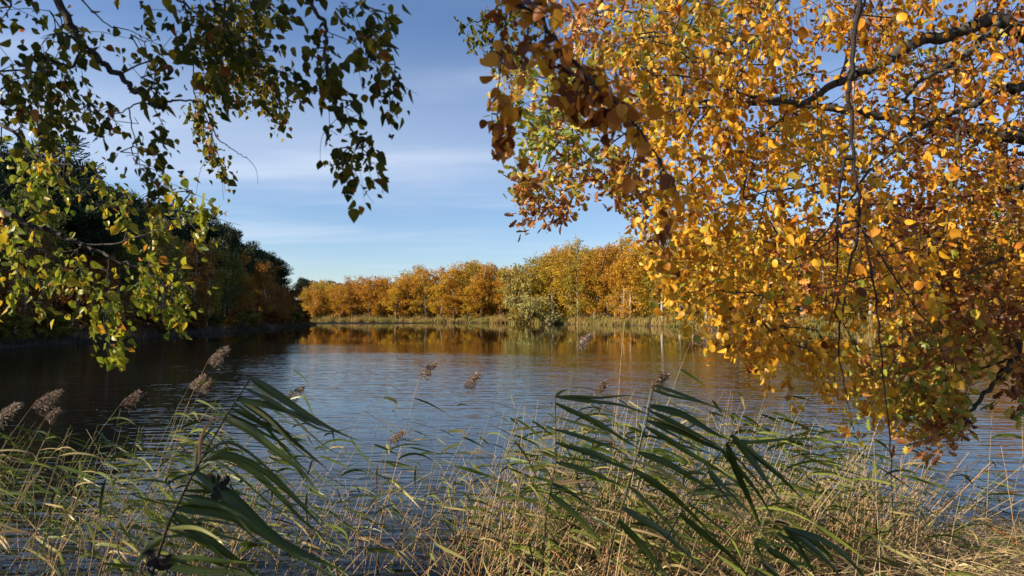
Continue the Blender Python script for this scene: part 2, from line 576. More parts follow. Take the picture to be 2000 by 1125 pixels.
BIRCH = half_leaf([(0.22, 0.06), (0.40, 0.26), (0.38, 0.45), (0.22, 0.72)], 0.35, 0.12)
ROUND = half_leaf([(0.25, 0.03), (0.44, 0.28), (0.42, 0.55), (0.22, 0.84)], 0.30, 0.15)
OAK = half_leaf([(0.07, 0.10), (0.19, 0.24), (0.09, 0.33), (0.28, 0.46), (0.14, 0.55), (0.31, 0.70), (0.16, 0.78), (0.17, 0.93)], 0.3, 0.15)
CLUMP = (np.array([(0, -0.5, 0), (0.34, 0.02, 0.12), (0, 0.5, -0.05), (-0.30, -0.05, 0.1)], float), [[0, 1, 2], [0, 2, 3]])
NEEDLE = (np.array([(-0.05, 0, 0), (0.05, 0, 0), (0.10, 0.9, 0.05), (-0.02, 1.0, 0.0), (-0.10, 0.8, -0.04)], float), [[0, 1, 2, 3, 4]])


def rdir(n):
    return unit(rng.normal(size=(n, 3)))


# ------------------------------------------------------------------ woodland trees
def limb_pts(a, d, ln, up, k=5):
    """A limb from a along d that curves by up."""
    s = np.linspace(0, 1, k)[:, None]
    return a + d * ln * s + np.array([0, 0, up]) * ln * s ** 2 + rng.normal(size=(k, 3)) * 0.03 * ln * s


def make_tree(name, kind, H, W, nleaf, leaf, bark, lmat, base=0.12, tilt=0.0, trunks=1):
    root = empty(name)
    wood, fol = MB(), MB()
    att = []
    for q in range(trunks):
        lean = np.array([rng.normal() * 0.05 + tilt, rng.normal() * 0.05])
        s = np.linspace(0, 1, 9)
        if trunks > 1:
            lean = lean + 0.22 * np.array([math.cos(q * 2.4), math.sin(q * 2.4)])
        tp = np.stack([lean[0] * H * s ** 1.5 + 0.012 * H * np.sin(5 * s + q), lean[1] * H * s ** 1.5 + 0.010 * H * np.cos(4 * s + q), H * 0.97 * s - 0.3 * (s == 0)], 1)
        r0 = 0.0115 * H / math.sqrt(trunks)
        wood.tube(tp, r0 * (1 - 0.9 * s) + 0.012, 7)
        nl = {'birch': 34, 'broad': 26, 'pine': 30, 'willow': 22}[kind] // trunks + 2
        for i in range(nl):
            h = base + (0.97 - base) * ((i + rng.random()) / nl) ** (0.85)
            p = np.array([np.interp(h, s, tp[:, k]) for k in range(3)])
            u = (h - base) / (1 - base)
            if kind == 'birch':
                env = W * (math.sin(math.pi * min(1, u * 0.80 + 0.19)) ** 0.75) * rng.uniform(0.55, 1.1)
                up = rng.uniform(-0.25, 0.55)
            elif kind == 'broad':
                env = W * (math.sin(math.pi * min(1, u * 0.78 + 0.2)) ** 0.6) * rng.uniform(0.6, 1.1)
                up = rng.uniform(0.0, 0.5)
            elif kind == 'willow':
                env = W * (1 - 0.5 * u) * rng.uniform(0.6, 1.05)
                up = rng.uniform(-0.5, 0.3)
            else:
                env = W * (0.35 + 0.65 * math.sin(math.pi * min(1, u * 0.75 + 0.25))) * rng.uniform(0.6, 1.1)
                up = rng.uniform(-0.05, 0.35)
            a = rng.uniform(0, 2 * math.pi)
            d = np.array([math.cos(a), math.sin(a), 0.25])
            lp = limb_pts(p, d, max(env, 0.3), up)
            wood.tube(lp, np.linspace(r0 * (1 - 0.8 * h) * 0.42 + 0.01, 0.008, 5), 4)
            att.append((lp, env))
    att_w = np.array([max(e, 0.4) ** 1.25 for _, e in att])
    att_w /= att_w.sum()
    if kind in ('birch', 'willow'):
        ns = nleaf // 9
        pick = rng.choice(len(att), ns, p=att_w)
        f = rng.uniform(0.25, 1.05, ns)
        st = np.array([[np.interp(fi, np.linspace(0, 1, 5), att[k][0][:, c]) for c in range(3)] for k, fi in zip(pick, f)])
        st += rng.normal(size=(ns, 3)) * np.array([0.35, 0.35, 0.3]) * W / 3
        ln = rng.uniform(0.4, 1.6, ns) * (1.5 if kind == 'willow' else 1.0) * H / 17
        q = rng.random((ns, 9))
        sway = rng.normal(size=(ns, 2)) * 0.25
        pos = st[:, None] + np.stack([q * sway[:, :1], q * sway[:, 1:], -q * ln[:, None]], -1) + rng.normal(size=(ns, 9, 3)) * 0.12 * H / 17
        tint = np.clip(np.repeat(rng.normal(0.5, 0.22, ns), 9) + rng.normal(0, 0.13, ns * 9), 0, 1)
        pos = pos.reshape(-1, 3)
        ax = rdir(len(pos)) * 0.8 + np.array([0, 0, -1.0])
        fol.leaves(CLUMP, pos, ax, rdir(len(pos)), leaf * rng.uniform(0.6, 1.3, len(pos)), tint)
    elif kind == 'broad':
        nc = 110
        pick = rng.choice(len(att), nc, p=att_w)
        f = rng.uniform(0.35, 1.05, nc)
        cpos = np.array([[np.interp(fi, np.linspace(0, 1, 5), att[k][0][:, c]) for c in range(3)] for k, fi in zip(pick, f)])
        per = nleaf // nc
        off = rdir(nc * per) * (rng.random((nc * per, 1)) ** 0.45) * np.array([1, 1, 0.7]) * W * 0.27
        pos = np.repeat(cpos, per, 0) + off * np.repeat(rng.uniform(0.6, 1.25, (nc, 1)), per, 0)
        tint = np.clip(np.repeat(rng.normal(0.5, 0.2, nc), per) + rng.normal(0, 0.14, nc * per), 0, 1)
        fol.leaves(CLUMP, pos, rdir(len(pos)) + np.array([0, 0, -0.4]), rdir(len(pos)), leaf * rng.uniform(0.6, 1.3, len(pos)), tint)
    else:
        nc = 95
        pick = rng.choice(len(att), nc, p=att_w)
        f = rng.uniform(0.4, 1.05, nc)
        cpos = np.array([[np.interp(fi, np.linspace(0, 1, 5), att[k][0][:, c]) for c in range(3)] for k, fi in zip(pick, f)])
        per = nleaf // nc
        off = rdir(nc * per) * (rng.random((nc * per, 1)) ** 0.5) * np.array([1, 1, 0.7]) * W * 0.34
        pos = np.repeat(cpos, per, 0) + off
        fol.leaves(NEEDLE, pos, unit(off) + np.array([0, 0, 0.5]) + rdir(len(pos)) * 0.5, rdir(len(pos)), leaf * rng.uniform(0.7, 1.4, len(pos)), rng.random(len(pos)))
    wood.build('trunk', bark, root, smooth=True)
    fol.build('crown', lmat, root)
    return root


def place(proto, used, x, y, h, h0, rz, color=None, wf=1.0):
    o = copy_tree(proto) if used else proto
    s = h / h0
    o.location = (x, y, gz(x, y) - 0.05)
    o.scale = (s * wf, s * wf, s)
    o.rotation_euler = (0, 0, rz)
    if color is not None:
        for ch in o.children:
            ch.color = (*color, 1)
    return o


class Stock:
    """Prototypes of one kind; the first use moves the prototype itself."""

    def __init__(self, makers, h0):
        self.p = [mk() for mk in makers]
        self.used = [False] * len(self.p)
        self.h0 = h0

    def put(self, x, y, h, color=None, wf=1.0, i=None):
        i = int(rng.integers(len(self.p))) if i is None else i
        o = place(self.p[i], self.used[i], x, y, h, self.h0, rng.uniform(0, 6.28), color, wf)
        self.used[i] = True
        return o

    def finish(self):
        for p, u in zip(self.p, self.used):
            if not u:
                for c in list(p.children):
                    bpy.data.objects.remove(c)
                bpy.data.objects.remove(p)


far_birch = Stock([lambda: make_tree('birch_tree', 'birch', 17, 3.1, 7200, 0.25, M['bark_birch'], M['leaf_wood'], 0.09) for _ in range(7)], 17)
near_birch = Stock([lambda: make_tree('birch_tree', 'birch', 15, 3.0, 9000, 0.21, M['bark_birch'], M['leaf_wood'], 0.15) for _ in range(4)], 15)
near_broad = Stock([lambda: make_tree('broadleaf_tree', 'broad', 14, 3.8, 9900, 0.23, M['bark_dark'], M['leaf_wood'], 0.14) for _ in range(4)], 14)
near_pine = Stock([lambda: make_tree('pine_tree', 'pine', 17, 3.0, 9500, 0.42, M['bark_pine'], M['needle'], 0.5) for _ in range(4)], 17)


def along(pts, s):
    pts = np.asarray(pts, float)
    seg = np.linalg.norm(np.diff(pts, axis=0), axis=1)
    cum = np.concatenate([[0], np.cumsum(seg)])
    s = np.asarray(s)
    p = np.stack([np.interp(s, cum, pts[:, 0]), np.interp(s, cum, pts[:, 1])], -1)
    i = np.clip(np.searchsorted(cum, s) - 1, 0, len(seg) - 1)
    d = np.diff(pts, axis=0)[i] / seg[i][:, None]
    return p, np.stack([-d[:, 1], d[:, 0]], -1), cum[-1]


FAR = [(78, 82), (75, 95), (58, 113), (40, 135), (22, 168), (0, 200), (-30, 214), (-62, 222), (-84, 226)]
HUES = [('amber', (0.49, 0.225, 0.024)), ('golden', (0.53, 0.295, 0.026)), ('olive gold', (0.34, 0.255, 0.030)),
        ('rusty', (0.45, 0.18, 0.024)), ('yellow', (0.55, 0.345, 0.030)), ('green gold', (0.26, 0.24, 0.030))]


def far_height(px):
    return float(np.interp(px, [560, 640, 780, 900, 1000, 1150, 1300, 1500, 1800, 2100], [12.0, 13.0, 16.5, 18.0, 19.5, 22.0, 21.0, 19.5, 17.5, 16.5]))


def pixel_x(x, y):
    return 1000 + F * x / y


_, _, total = along(FAR, [0.0])
for row, (off, gap, hf) in enumerate([(5.5, 4.5, 0.88), (10, 5.2, 0.98), (16, 6.5, 1.05), (24, 8.0, 1.08)]):
    ss = np.arange(2 + row * 1.7, total, gap) + rng.normal(0, 0.9, len(np.arange(2 + row * 1.7, total, gap)))
    p, nrm, _ = along(FAR, ss)
    p = p - nrm * (off + rng.normal(0, 1.2, len(p)))[:, None]
    p = p[np.argsort(pixel_x(p[:, 0], p[:, 1]))]
    k = 0
    for x, y in p:
        px = pixel_x(x, y)
        if shore_dist(np.array([x]), np.array([y]))[0] < 2.5 or px < 590 or px > 2090:
            continue
        pr = [0.26, 0.24, 0.14, 0.14, 0.14, 0.08] if px < 1000 else [0.20, 0.20, 0.22, 0.12, 0.08, 0.18]
        nm, c = HUES[rng.choice(6, p=pr)]
        c = (np.array(c) * 0.65 + np.array([0.47, 0.265, 0.028]) * 0.35) * rng.uniform(0.88, 1.1)
        o = far_birch.put(x, y, far_height(px) * hf * rng.uniform(0.90, 1.12), c, rng.uniform(1.45, 2.0))
        where = ['front row on the far shore', 'second row on the far shore', 'third row on the far shore', 'rear row on the far shore'][row]
        tag(o, f'{nm} autumn birch, {ordinal(k)} from the left in the {where}', 'tree', 'birches along the far shore')
        k += 1

# two silver willows on the far shore
for (px, d, h, wf, tl, lab) in [(1060, 184, 8.6, 1.75, -0.30, 'pale silver-green willow leaning over the far waterline on a dark trunk'),
                                (1022, 196, 17.0, 0.85, -0.06, 'tall thin silver-green willow standing behind the leaning waterside willow')]:
    o = make_tree('willow_tree', 'willow', 10, 4.6, 6800, 0.34, M['bark_dark'], M['leaf_wood'], 0.12, tl, 3)
    x = (px - 1000) / F * d
    place(o, False, x, d, h, 10, 0.0, (0.42, 0.37, 0.13) if h < 10 else (0.38, 0.30, 0.08), wf)
    tag(o, lab, 'tree')
bw = make_tree('low_bush', 'broad', 10, 5.5, 3300, 0.7, M['bark_dark'], M['leaf_wood'], 0.05)
place(bw, False, (1078 - 1000) / F * 178, 181, 2.4, 10, 0.4, (0.42, 0.33, 0.20), 1.4)
tag(bw, 'low pale grey-brown bush at the waterline in front of the leaning willow', 'bush')

# ------------------------------------------------------------------ dark wood on the left shore
LEFT = [(-37, 12), (-38.5, 30), (-39.5, 52), (-41, 80), (-43, 105), (-45, 130), (-46.5, 150), (-49.5, 168), (-54, 180), (-66, 187)]
_, _, lt = along(LEFT, [0.0])
BROWN = [('rust brown', (0.28, 0.125, 0.03)), ('dull orange', (0.38, 0.18, 0.032)), ('olive brown', (0.30, 0.24, 0.045)), ('dark green', (0.15, 0.165, 0.038))]


def left_height(px):
    return float(np.interp(px, [-200, 0, 150, 240, 330, 420, 480, 520, 560, 610], [17.5, 17.5, 18.5, 18.0, 17.2, 16.6, 15.0, 14.6, 11.2, 9.0]))


for row, (off, gap) in enumerate([(4.2, 5.0), (9.5, 5.2), (15, 5.5), (22, 6.5), (30, 8)]):
    ss = np.arange(12 + row, lt, gap)
    ss = ss + rng.normal(0, 0.9, len(ss))
    p, nrm, _ = along(LEFT, ss)
    p = p + nrm * (off + rng.normal(0, 0.9, len(p)))[:, None]
    p = p[np.argsort(pixel_x(p[:, 0], p[:, 1]))]
    k = 0
    for x, y in p:
        px = pixel_x(x, y)
        if shore_dist(np.array([x]), np.array([y]))[0] < 1.6:
            continue
        h = left_height(px) * (rng.uniform(0.62, 1.02) if row == 0 else rng.uniform(0.80, 1.12))
        where = ['front row on the left shore', 'second row on the left shore', 'third row on the left shore', 'fourth row on the left shore', 'rear row on the left shore'][row]
        u = rng.random()
        if (row >= 1 and u < 0.62) or (row == 0 and px < 200 and u < 0.25) or px > 545 and row > 0:
            o = near_pine.put(x, y, h * (1.05 if row > 0 else 0.9), None, rng.uniform(1.0, 1.3))
            lab = f'dark bare-trunked pine, {ordinal(k)} from the left in the {where}'
        elif u < 0.8:
            nm, c = BROWN[rng.choice(4, p=[0.28, 0.24, 0.32, 0.16])]
            o = near_birch.put(x, y, h * 0.95, np.array(c), rng.uniform(1.0, 1.35))
            lab = f'{nm} birch, {ordinal(k)} from the left in the {where}'
        else:
            nm, c = BROWN[rng.choice(4, p=[0.3, 0.2, 0.3, 0.2])]
            o = near_broad.put(x, y, h * 0.88, np.array(c), rng.uniform(1.0, 1.3))
            lab = f'{nm} broadleaf tree, {ordinal(k)} from the left in the {where}'
        tag(o, lab, 'tree', 'trees of the shaded left shore')
        k += 1
# trees closing the view between the left wood and the far shore
for k, px in enumerate([585, 600, 612, 622, 634, 645, 660, 676, 690]):
    d = 255 + 8 * (k % 3)
    o = near_pine.put((px - 1000) / F * d, d, [15.0, 15.5, 14.5, 13.5, 13, 14.5, 13.0, 12.5, 14][k], None, 1.1)
    tag(o, f'distant dark pine, {ordinal(k)} from the left behind the end of the far shore', 'tree', 'pines behind the far end of the lake')
for s in (far_birch, near_birch, near_broad, near_pine):
    s.finish()

bush_h = Stock([lambda: make_tree('bank_bush', 'broad', 10, 5.0, 6600, 0.75, M['bark_dark'], M['leaf_wood'], 0.04) for _ in range(3)], 10)
sb = np.arange(18, lt - 4, 6.5)
p, nrm, _ = along(LEFT, sb)
k = 0
for (x, y), n_ in zip(p, nrm):
    q = (x + n_[0] * rng.uniform(1.0, 2.4), y + n_[1] * rng.uniform(1.0, 2.4))
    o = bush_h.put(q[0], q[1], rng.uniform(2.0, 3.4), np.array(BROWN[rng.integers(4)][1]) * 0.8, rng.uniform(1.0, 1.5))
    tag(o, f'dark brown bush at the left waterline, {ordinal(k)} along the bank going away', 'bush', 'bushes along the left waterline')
    k += 1
bush_h.finish()


def grass_belt(name, line, side, n, depth, hgt, wid, lab, mat, t0, t1, edge=-0.6):
    tot = along(line, [0.0])[2]
    nc = n // 40
    sc = rng.uniform(0, tot, nc)
    ss = np.clip(np.repeat(sc, 40)[:n] + rng.normal(0, 0.55, nc * 40)[:n], 0, tot)
    n = len(ss)
    p, nrm, _ = along(line, ss)
    fr = np.clip(np.repeat(rng.random(nc) ** 1.2, 40)[:n] + rng.normal(0, 0.07, n), 0, 1)
    shift = 0.9 * np.sin(ss * 0.9) * np.sin(ss * 0.37 + 1) + 0.6 * np.sin(ss * 0.17)
    p = p + side * nrm * (edge + shift + depth * fr)[:, None]
    z = np.maximum(ground_z(p[:, 0], p[:, 1]), -0.15)
    base = np.stack([p[:, 0], p[:, 1], z], 1)
    vary = 0.5 + 0.5 * np.sin(ss * 0.31) * np.sin(ss * 0.083 + 1.3)
    h = hgt * rng.uniform(0.5, 1.1, n) * (0.55 + 0.45 * fr) * np.repeat(rng.uniform(0.6, 1.25, nc), 40)[:n] * (0.75 + 0.35 * vary)
    lean = np.stack([rng.normal(0.14, 0.14, n), rng.normal(0, 0.12, n)], 1) * h[:, None]
    a = rng.uniform(0, math.pi, n)
    u = np.stack([np.cos(a), np.sin(a), 0 * a], 1) * wid * rng.uniform(0.5, 1.2, (n, 1))
    mid = base + np.stack([lean[:, 0] * 0.4, lean[:, 1] * 0.4, h * 0.6], 1)
    top = base + np.stack([lean[:, 0] * 1.2, lean[:, 1] * 1.2, h], 1)
    v = np.stack([base - u * 0.5, base + u * 0.5, mid + u * 0.45, top, mid - u * 0.45], 1).reshape(-1, 3)
    idx = (np.arange(n)[:, None] * 5 + np.array([0, 1, 2, 2, 4, 0, 4, 2, 3])[None]).ravel()
    mbx = MB()
    tt = np.clip(t0 + (t1 - t0) * (0.55 * vary + 0.45 * np.repeat(rng.random(nc), 40)[:n]) + rng.normal(0, 0.12, n), 0, 1)
    mbx.add(v, idx, [3] * (3 * n), np.repeat(tt, 5))
    return tag(mbx.build(name, mat), lab, 'reeds', kind='stuff')


def thicket(name, line, side, n, near, deep, hgt, size, lab, colr, s0=0.0):
    """Undergrowth and far trees that read as one mass."""
    tot = along(line, [0.0])[2]
    nc = n // 60
    ss = rng.uniform(s0, tot, nc)
    p, nrm, _ = along(line, ss)
    p = p + side * nrm * (near + deep * rng.random(nc))[:, None]
    z = ground_z(p[:, 0], p[:, 1]) + hgt * rng.random(nc) ** 1.2 * (0.7 + 0.3 * np.sin(ss * 0.4))
    c = np.repeat(np.stack([p[:, 0], p[:, 1], z], 1), 60, 0)
    pos = c + rng.normal(size=(len(c), 3)) * np.array([0.9, 0.9, 0.55]) * max(0.8, hgt * 0.22)
    tint = np.clip(np.repeat(rng.normal(0.45, 0.2, nc), 60) + rng.normal(0, 0.14, len(c)), 0, 1)
    b = MB()
    b.leaves(CLUMP, pos, rdir(len(pos)), rdir(len(pos)), size * rng.uniform(0.6, 1.4, len(pos)), tint)
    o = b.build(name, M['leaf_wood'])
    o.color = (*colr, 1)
    return tag(o, lab, 'wood', kind='stuff')


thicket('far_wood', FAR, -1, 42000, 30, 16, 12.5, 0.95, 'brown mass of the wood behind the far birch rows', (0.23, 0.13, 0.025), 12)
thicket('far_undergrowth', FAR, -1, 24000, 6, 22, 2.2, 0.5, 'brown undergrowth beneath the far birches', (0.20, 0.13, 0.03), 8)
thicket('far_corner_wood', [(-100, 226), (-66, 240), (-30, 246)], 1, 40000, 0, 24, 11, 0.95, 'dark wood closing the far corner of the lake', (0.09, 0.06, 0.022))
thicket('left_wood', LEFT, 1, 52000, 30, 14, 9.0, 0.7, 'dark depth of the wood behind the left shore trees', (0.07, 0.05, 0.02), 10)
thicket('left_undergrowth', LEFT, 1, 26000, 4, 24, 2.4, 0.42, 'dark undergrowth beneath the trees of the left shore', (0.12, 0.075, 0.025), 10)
grass_belt('far_reed_belt', FAR, -1, 30000, 5.5, 2.3, 0.11, 'tan and green reed belt in front of the far birches', M['far_reed'], 0.15, 0.85)
grass_belt('bank_undergrowth', LEFT, 1, 30000, 5.0, 1.25, 0.045, 'dark dry grass and sedge along the shaded left waterline', M['shaded_sedge'], 0.0, 1.0, edge=-1.0)


# ------------------------------------------------------------------ overhanging boughs
class Bough:
    """Limb skeleton that grows twigs to target points, nearest first."""

    def __init__(self):
        self.p, self.par, self.r, self.fixed, self.roots = [], [], [], [], []

    def limb(self, pts, r0, r1, n=None, root=-1):
        pts = np.asarray(pts, float)
        # Catmull-Rom resampling
        ext = np.vstack([2 * pts[0] - pts[1], pts, 2 * pts[-1] - pts[-2]])
        out = []
        for i in range(1, len(ext) - 2):
            for u in np.linspace(0, 1, 7)[:-1]:
                a, b, c, d = ext[i - 1:i + 3]
                out.append(0.5 * (2 * b + (c - a) * u + (2 * a - 5 * b + 4 * c - d) * u * u + (3 * b - a - 3 * c + d) * u ** 3))
        out.append(pts[-1])
        out = np.array(out)
        out[1:-1] += rng.normal(size=(len(out) - 2, 3)) * min(0.010, r0 * 0.35)
        k0 = len(self.p)
        if root < 0:
            if k0:
                dd = ((np.array(self.p) - out[0]) ** 2).sum(1)
                if dd.min() < 0.45 ** 2:
                    root = int(dd.argmin())
            if root < 0:
                self.roots.append(k0)
        for i, q in enumerate(out):
            f = i / (len(out) - 1)
            self.p.append(q)
            self.par.append(root if i == 0 else k0 + i - 1)
            self.r.append(r0 * (1 - f) + r1 * f)
            self.fixed.append(True)
        return k0, len(self.p) - 1

    def grow(self, targets, step=0.13, droop=0.05, rtwig=0.0013, maxlen=2.5, rpow=0.42):
        P0 = np.array(self.p)
        d = np.array([np.min(((P0 - t_) ** 2).sum(1)) for t_ in targets])
        cap = len(P0) + int(len(targets) * 12) + 10
        A = np.zeros((cap, 3)); A[:len(P0)] = P0
        n = len(P0)
        tips = []
        for ti in np.argsort(d):
            q = targets[ti]
            dd = ((A[:n] - q) ** 2).sum(1)
            # prefer attaching to a node above the target
            dd = dd * np.where(A[:n, 2] < q[2] - 0.02, 1.8, 1.0)
            k = int(np.argmin(dd))
            ln = math.sqrt(((A[k] - q) ** 2).sum())
            if ln > maxlen:
                continue
            m = int(np.clip(round(ln / step), 1, 10))
            prev = k
            side = rng.normal(size=3) * 0.05 * ln
            for j in range(1, m + 1):
                u = j / m
                w = math.sin(math.pi * u)
                pt = A[k] * (1 - u) + q * u + side * w + np.array([0, 0, droop * ln * w])
                A[n] = pt
                self.p.append(pt); self.par.append(prev); self.r.append(0.0); self.fixed.append(False)
                prev = n
                n += 1
            tips.append(prev)
        # pipe model for twig radii
        cnt = np.zeros(n)
        for tp in tips:
            cnt[tp] += 1
        par = np.array(self.par)
        for i in range(n - 1, -1, -1):
            if par[i] >= 0 and not self.fixed[i]:
                cnt[par[i]] += cnt[i]
        rr = np.array(self.r)
        fx = np.array(self.fixed)
        rr = np.where(fx, rr, rtwig * np.maximum(cnt, 1) ** rpow)
        self.r = list(rr)
        self.tips = tips
        return tips

    def wood(self, mbx, sides=5):
        p, par, r = np.array(self.p), np.array(self.par), np.array(self.r)
        fx = np.array(self.fixed)
        i = np.arange(len(p))
        ok = par >= 0
        ra = np.minimum(r[par[ok]], r[ok] * 1.25)
        mbx.edges(p[par[ok]], p[i[ok]], ra, r[ok], sides=sides)

    def join(self, mbx, tp_, hmax, rise, arch, k):
        """Carry every limb that enters from outside back to the trunk."""
        s_ = np.linspace(0, 1, k)[:, None]
        for q in self.roots:
            a = np.array(self.p[q])
            h_ = min(hmax, a[2] + rise)
            b_ = np.array([np.interp(h_, tp_[:, 2], tp_[:, c]) for c in range(3)])
            mbx.tube(b_ * (1 - s_) + a * s_ + np.array([0, 0, arch]) * np.sin(s_ * math.pi), np.linspace(max(self.r[q] * 1.6, 0.012), self.r[q], k), 8)

    def leaf_nodes(self):
        """(position, outward direction) of every twig node."""
        p, par, fx = np.array(self.p), np.array(self.par), np.array(self.fixed)
        i = np.where(~fx)[0]
        return p[i], unit(p[i] - p[par[i]])


def inside(poly, x, y):
    poly = np.asarray(poly, float)
    c = np.zeros(len(x), bool)
    n = len(poly)
    for i in range(n):
        a, b = poly[i], poly[(i + 1) % n]
        c ^= ((a[1] > y) != (b[1] > y)) & (x < (b[0] - a[0]) * (y - a[1]) / (b[1] - a[1] + 1e-12) + a[0])
    return c


def volume_points(poly, n, d0, d1, holes=()):
    """Random points in the solid that a sight outline spans between two distances."""
    poly = np.asarray(poly, float)
    lo, hi = poly.min(0), poly.max(0)
    out = []
    while len(out) < n:
        x = rng.uniform(lo[0], hi[0], 4 * n)
        y = rng.uniform(lo[1], hi[1], 4 * n)
        k = inside(poly, x, y)
        for hx, hy, rx, ry in holes:
            k &= ((x - hx) / rx) ** 2 + ((y - hy) / ry) ** 2 > 1
        for a, b in zip(x[k], y[k]):
            out.append(P(a, b, rng.uniform(d0, d1)))
    return np.array(out[:n])


WIND = np.array([0.42, 0.12, 0.0])


CURLED = half_leaf([(0.17, 0.03), (0.30, 0.28), (0.29, 0.55), (0.15, 0.84)], 0.95, 0.42)
CURLED_BIRCH = half_leaf([(0.16, 0.06), (0.29, 0.26), (0.27, 0.45), (0.15, 0.72)], 0.9, -0.25)


def hang_leaves(mbx, tmpl, nodes, dirs, per, size, tint_mu, tint_sd, spread=0.05, down=1.0, strand=0, slen=0.2, twig=None, shift=None):
    """Leaves on short stalks round twig nodes, and optional hanging leafy strands."""
    n = len(nodes)
    pos = np.repeat(nodes, per, 0) + rng.normal(size=(n * per, 3)) * spread
    ax = rdir(n * per) * 0.75 + np.repeat(dirs, per, 0) * 0.35 + np.array([0, 0, -down]) + WIND * rng.uniform(0, 1.3, (n * per, 1))
    if strand:
        pick = rng.random(n) < strand
        s0 = nodes[pick]
        ns = len(s0)
        ln = slen * rng.uniform(0.4, 1.4, ns)
        drift = (WIND[None] * rng.uniform(0.1, 0.7, (ns, 1)) + rng.normal(size=(ns, 3)) * 0.15) * ln[:, None]
        s1 = s0 + drift * 0.4 + np.array([0, 0, -0.55]) * ln[:, None]
        s2 = s0 + drift + np.array([0, 0, -1.0]) * ln[:, None]
        if twig is not None:
            twig.edges(s0, s1, np.full(ns, 0.0012), np.full(ns, 0.0010), sides=3)
            twig.edges(s1, s2, np.full(ns, 0.0010), np.full(ns, 0.0006), sides=3)
        k = 9
        q = np.tile(np.linspace(0.12, 1.0, k), ns)[:, None]
        a0, a1, a2 = (np.repeat(v, k, 0) for v in (s0, s1, s2))
        lp = np.where(q < 0.55, a0 + (a1 - a0) * q / 0.55, a1 + (a2 - a1) * (q - 0.55) / 0.45)
        lp = lp + rng.normal(size=lp.shape) * 0.012
        la = rdir(len(lp)) * 0.7 + np.array([0, 0, -down]) + WIND * rng.uniform(0, 1.3, (len(lp), 1))
        pos, ax = np.concatenate([pos, lp]), np.concatenate([ax, la])
    m = len(pos)
    tint = np.clip(rng.normal(tint_mu, tint_sd, m) + (0 if shift is None else shift(pos)), 0, 1)
    sz = size * rng.lognormal(-0.03, 0.34, m).clip(0.4, 1.8)
    nr = rdir(m)
    cu = rng.random(m) < 0.42
    mbx.leaves(tmpl, pos[~cu], ax[~cu], nr[~cu], sz[~cu], tint[~cu])
    mbx.leaves(CURLED if tmpl is ROUND else CURLED_BIRCH, pos[cu], ax[cu], nr[cu], sz[cu], tint[cu])


def px_line(pts, d):
    d = np.broadcast_to(np.asarray(d, float), (len(pts),))
    return [P(x, y, k) for (x, y), k in zip(pts, d)]


def trunk_mesh(mbx, x, y, h, r, lean=(0, 0), sides=14):
    s = np.linspace(0, 1, 14)
    z0 = gz(x, y) - 0.15
    pts = np.stack([x + lean[0] * s ** 1.4 + 0.06 * np.sin(5 * s), y + lean[1] * s ** 1.4 + 0.05 * np.cos(4 * s), z0 + (h - z0) * s], 1)
    rad = r * (1 - 0.75 * s) + r * 0.55 * np.exp(-s * 16)
    mbx.tube(pts, rad, sides)
    return pts


# ---- the green birch on the left, whose boughs hang in from above
gb = empty('birch_tree', (-6.6, 1.3, gz(-6.6, 1.3)))
off = np.array(gb.location)


def sub(name, mbx, mat, parent, smooth=False):
    """A part built in world coordinates under a thing whose Empty stands at off."""
    for v in mbx.V:
        v -= off
    return mbx.build(name, mat, parent, smooth)


tm = MB()
tp = trunk_mesh(tm, -6.6, 1.3, 10.5, 0.17, (0.5, 0.4))
sub('trunk', tm, M['bark_birch'], gb, True)
# its crown (outside the picture to the left) shades the bank; overhead canopy added for shade
cb, cl = Bough(), MB()
for i in range(16):
    h = 3.2 + 6.6 * i / 15
    a = i * 2.4
    s = np.interp(h, tp[:, 2], np.arange(len(tp)))
    b = np.array([np.interp(h, tp[:, 2], tp[:, k]) for k in range(3)])
    ln = 2.3 - 0.14 * i
    cb.limb([b, b + np.array([math.cos(a), math.sin(a), 0.5]) * ln * 0.5, b + np.array([math.cos(a), math.sin(a), 0.35]) * ln], 0.035, 0.008)
def ball(c, r, n):
    return np.array(c) + rdir(n) * (rng.random((n, 1)) ** 0.4) * np.array(r)


cb.limb([(-6.2, 1.4, 5.0), (-4.6, 1.4, 5.4), (-3.6, 1.3, 5.3)], 0.03, 0.006)
cb.limb([(-6.3, 1.3, 5.6), (-4.0, -1.0, 6.8), (-1.5, -2.2, 7.0), (0.5, -2.4, 6.8)], 0.04, 0.008)  # added limb carries the unseen canopy overhead
cb.limb([(-6.3, 1.3, 4.4), (-4.8, -1.6, 5.6), (-3.6, -3.4, 5.8)], 0.04, 0.008)
cb.grow(np.concatenate([ball((-6.5, -0.5, 5.6), (2.3, 1.35, 2.2), 700), ball((-3.8, 1.3, 4.9), (0.9, 0.75, 0.9), 170),
                        ball((-1.0, -2.8, 6.4), (3.6, 2.4, 1.6), 520)]))  # unseen canopy added above and behind the camera to darken near reeds
wd = MB()
cb.wood(wd, 4)
nd, dr = cb.leaf_nodes()
hang_leaves(cl, BIRCH, nd, dr, 7, 0.075, 0.45, 0.25, 0.14)
cw = sub('crown_shade_limbs', wd, M['bark_dark'], gb)
sub('crown', cl, M['leaf_green'], gb)  # also holds the canopy added for shade

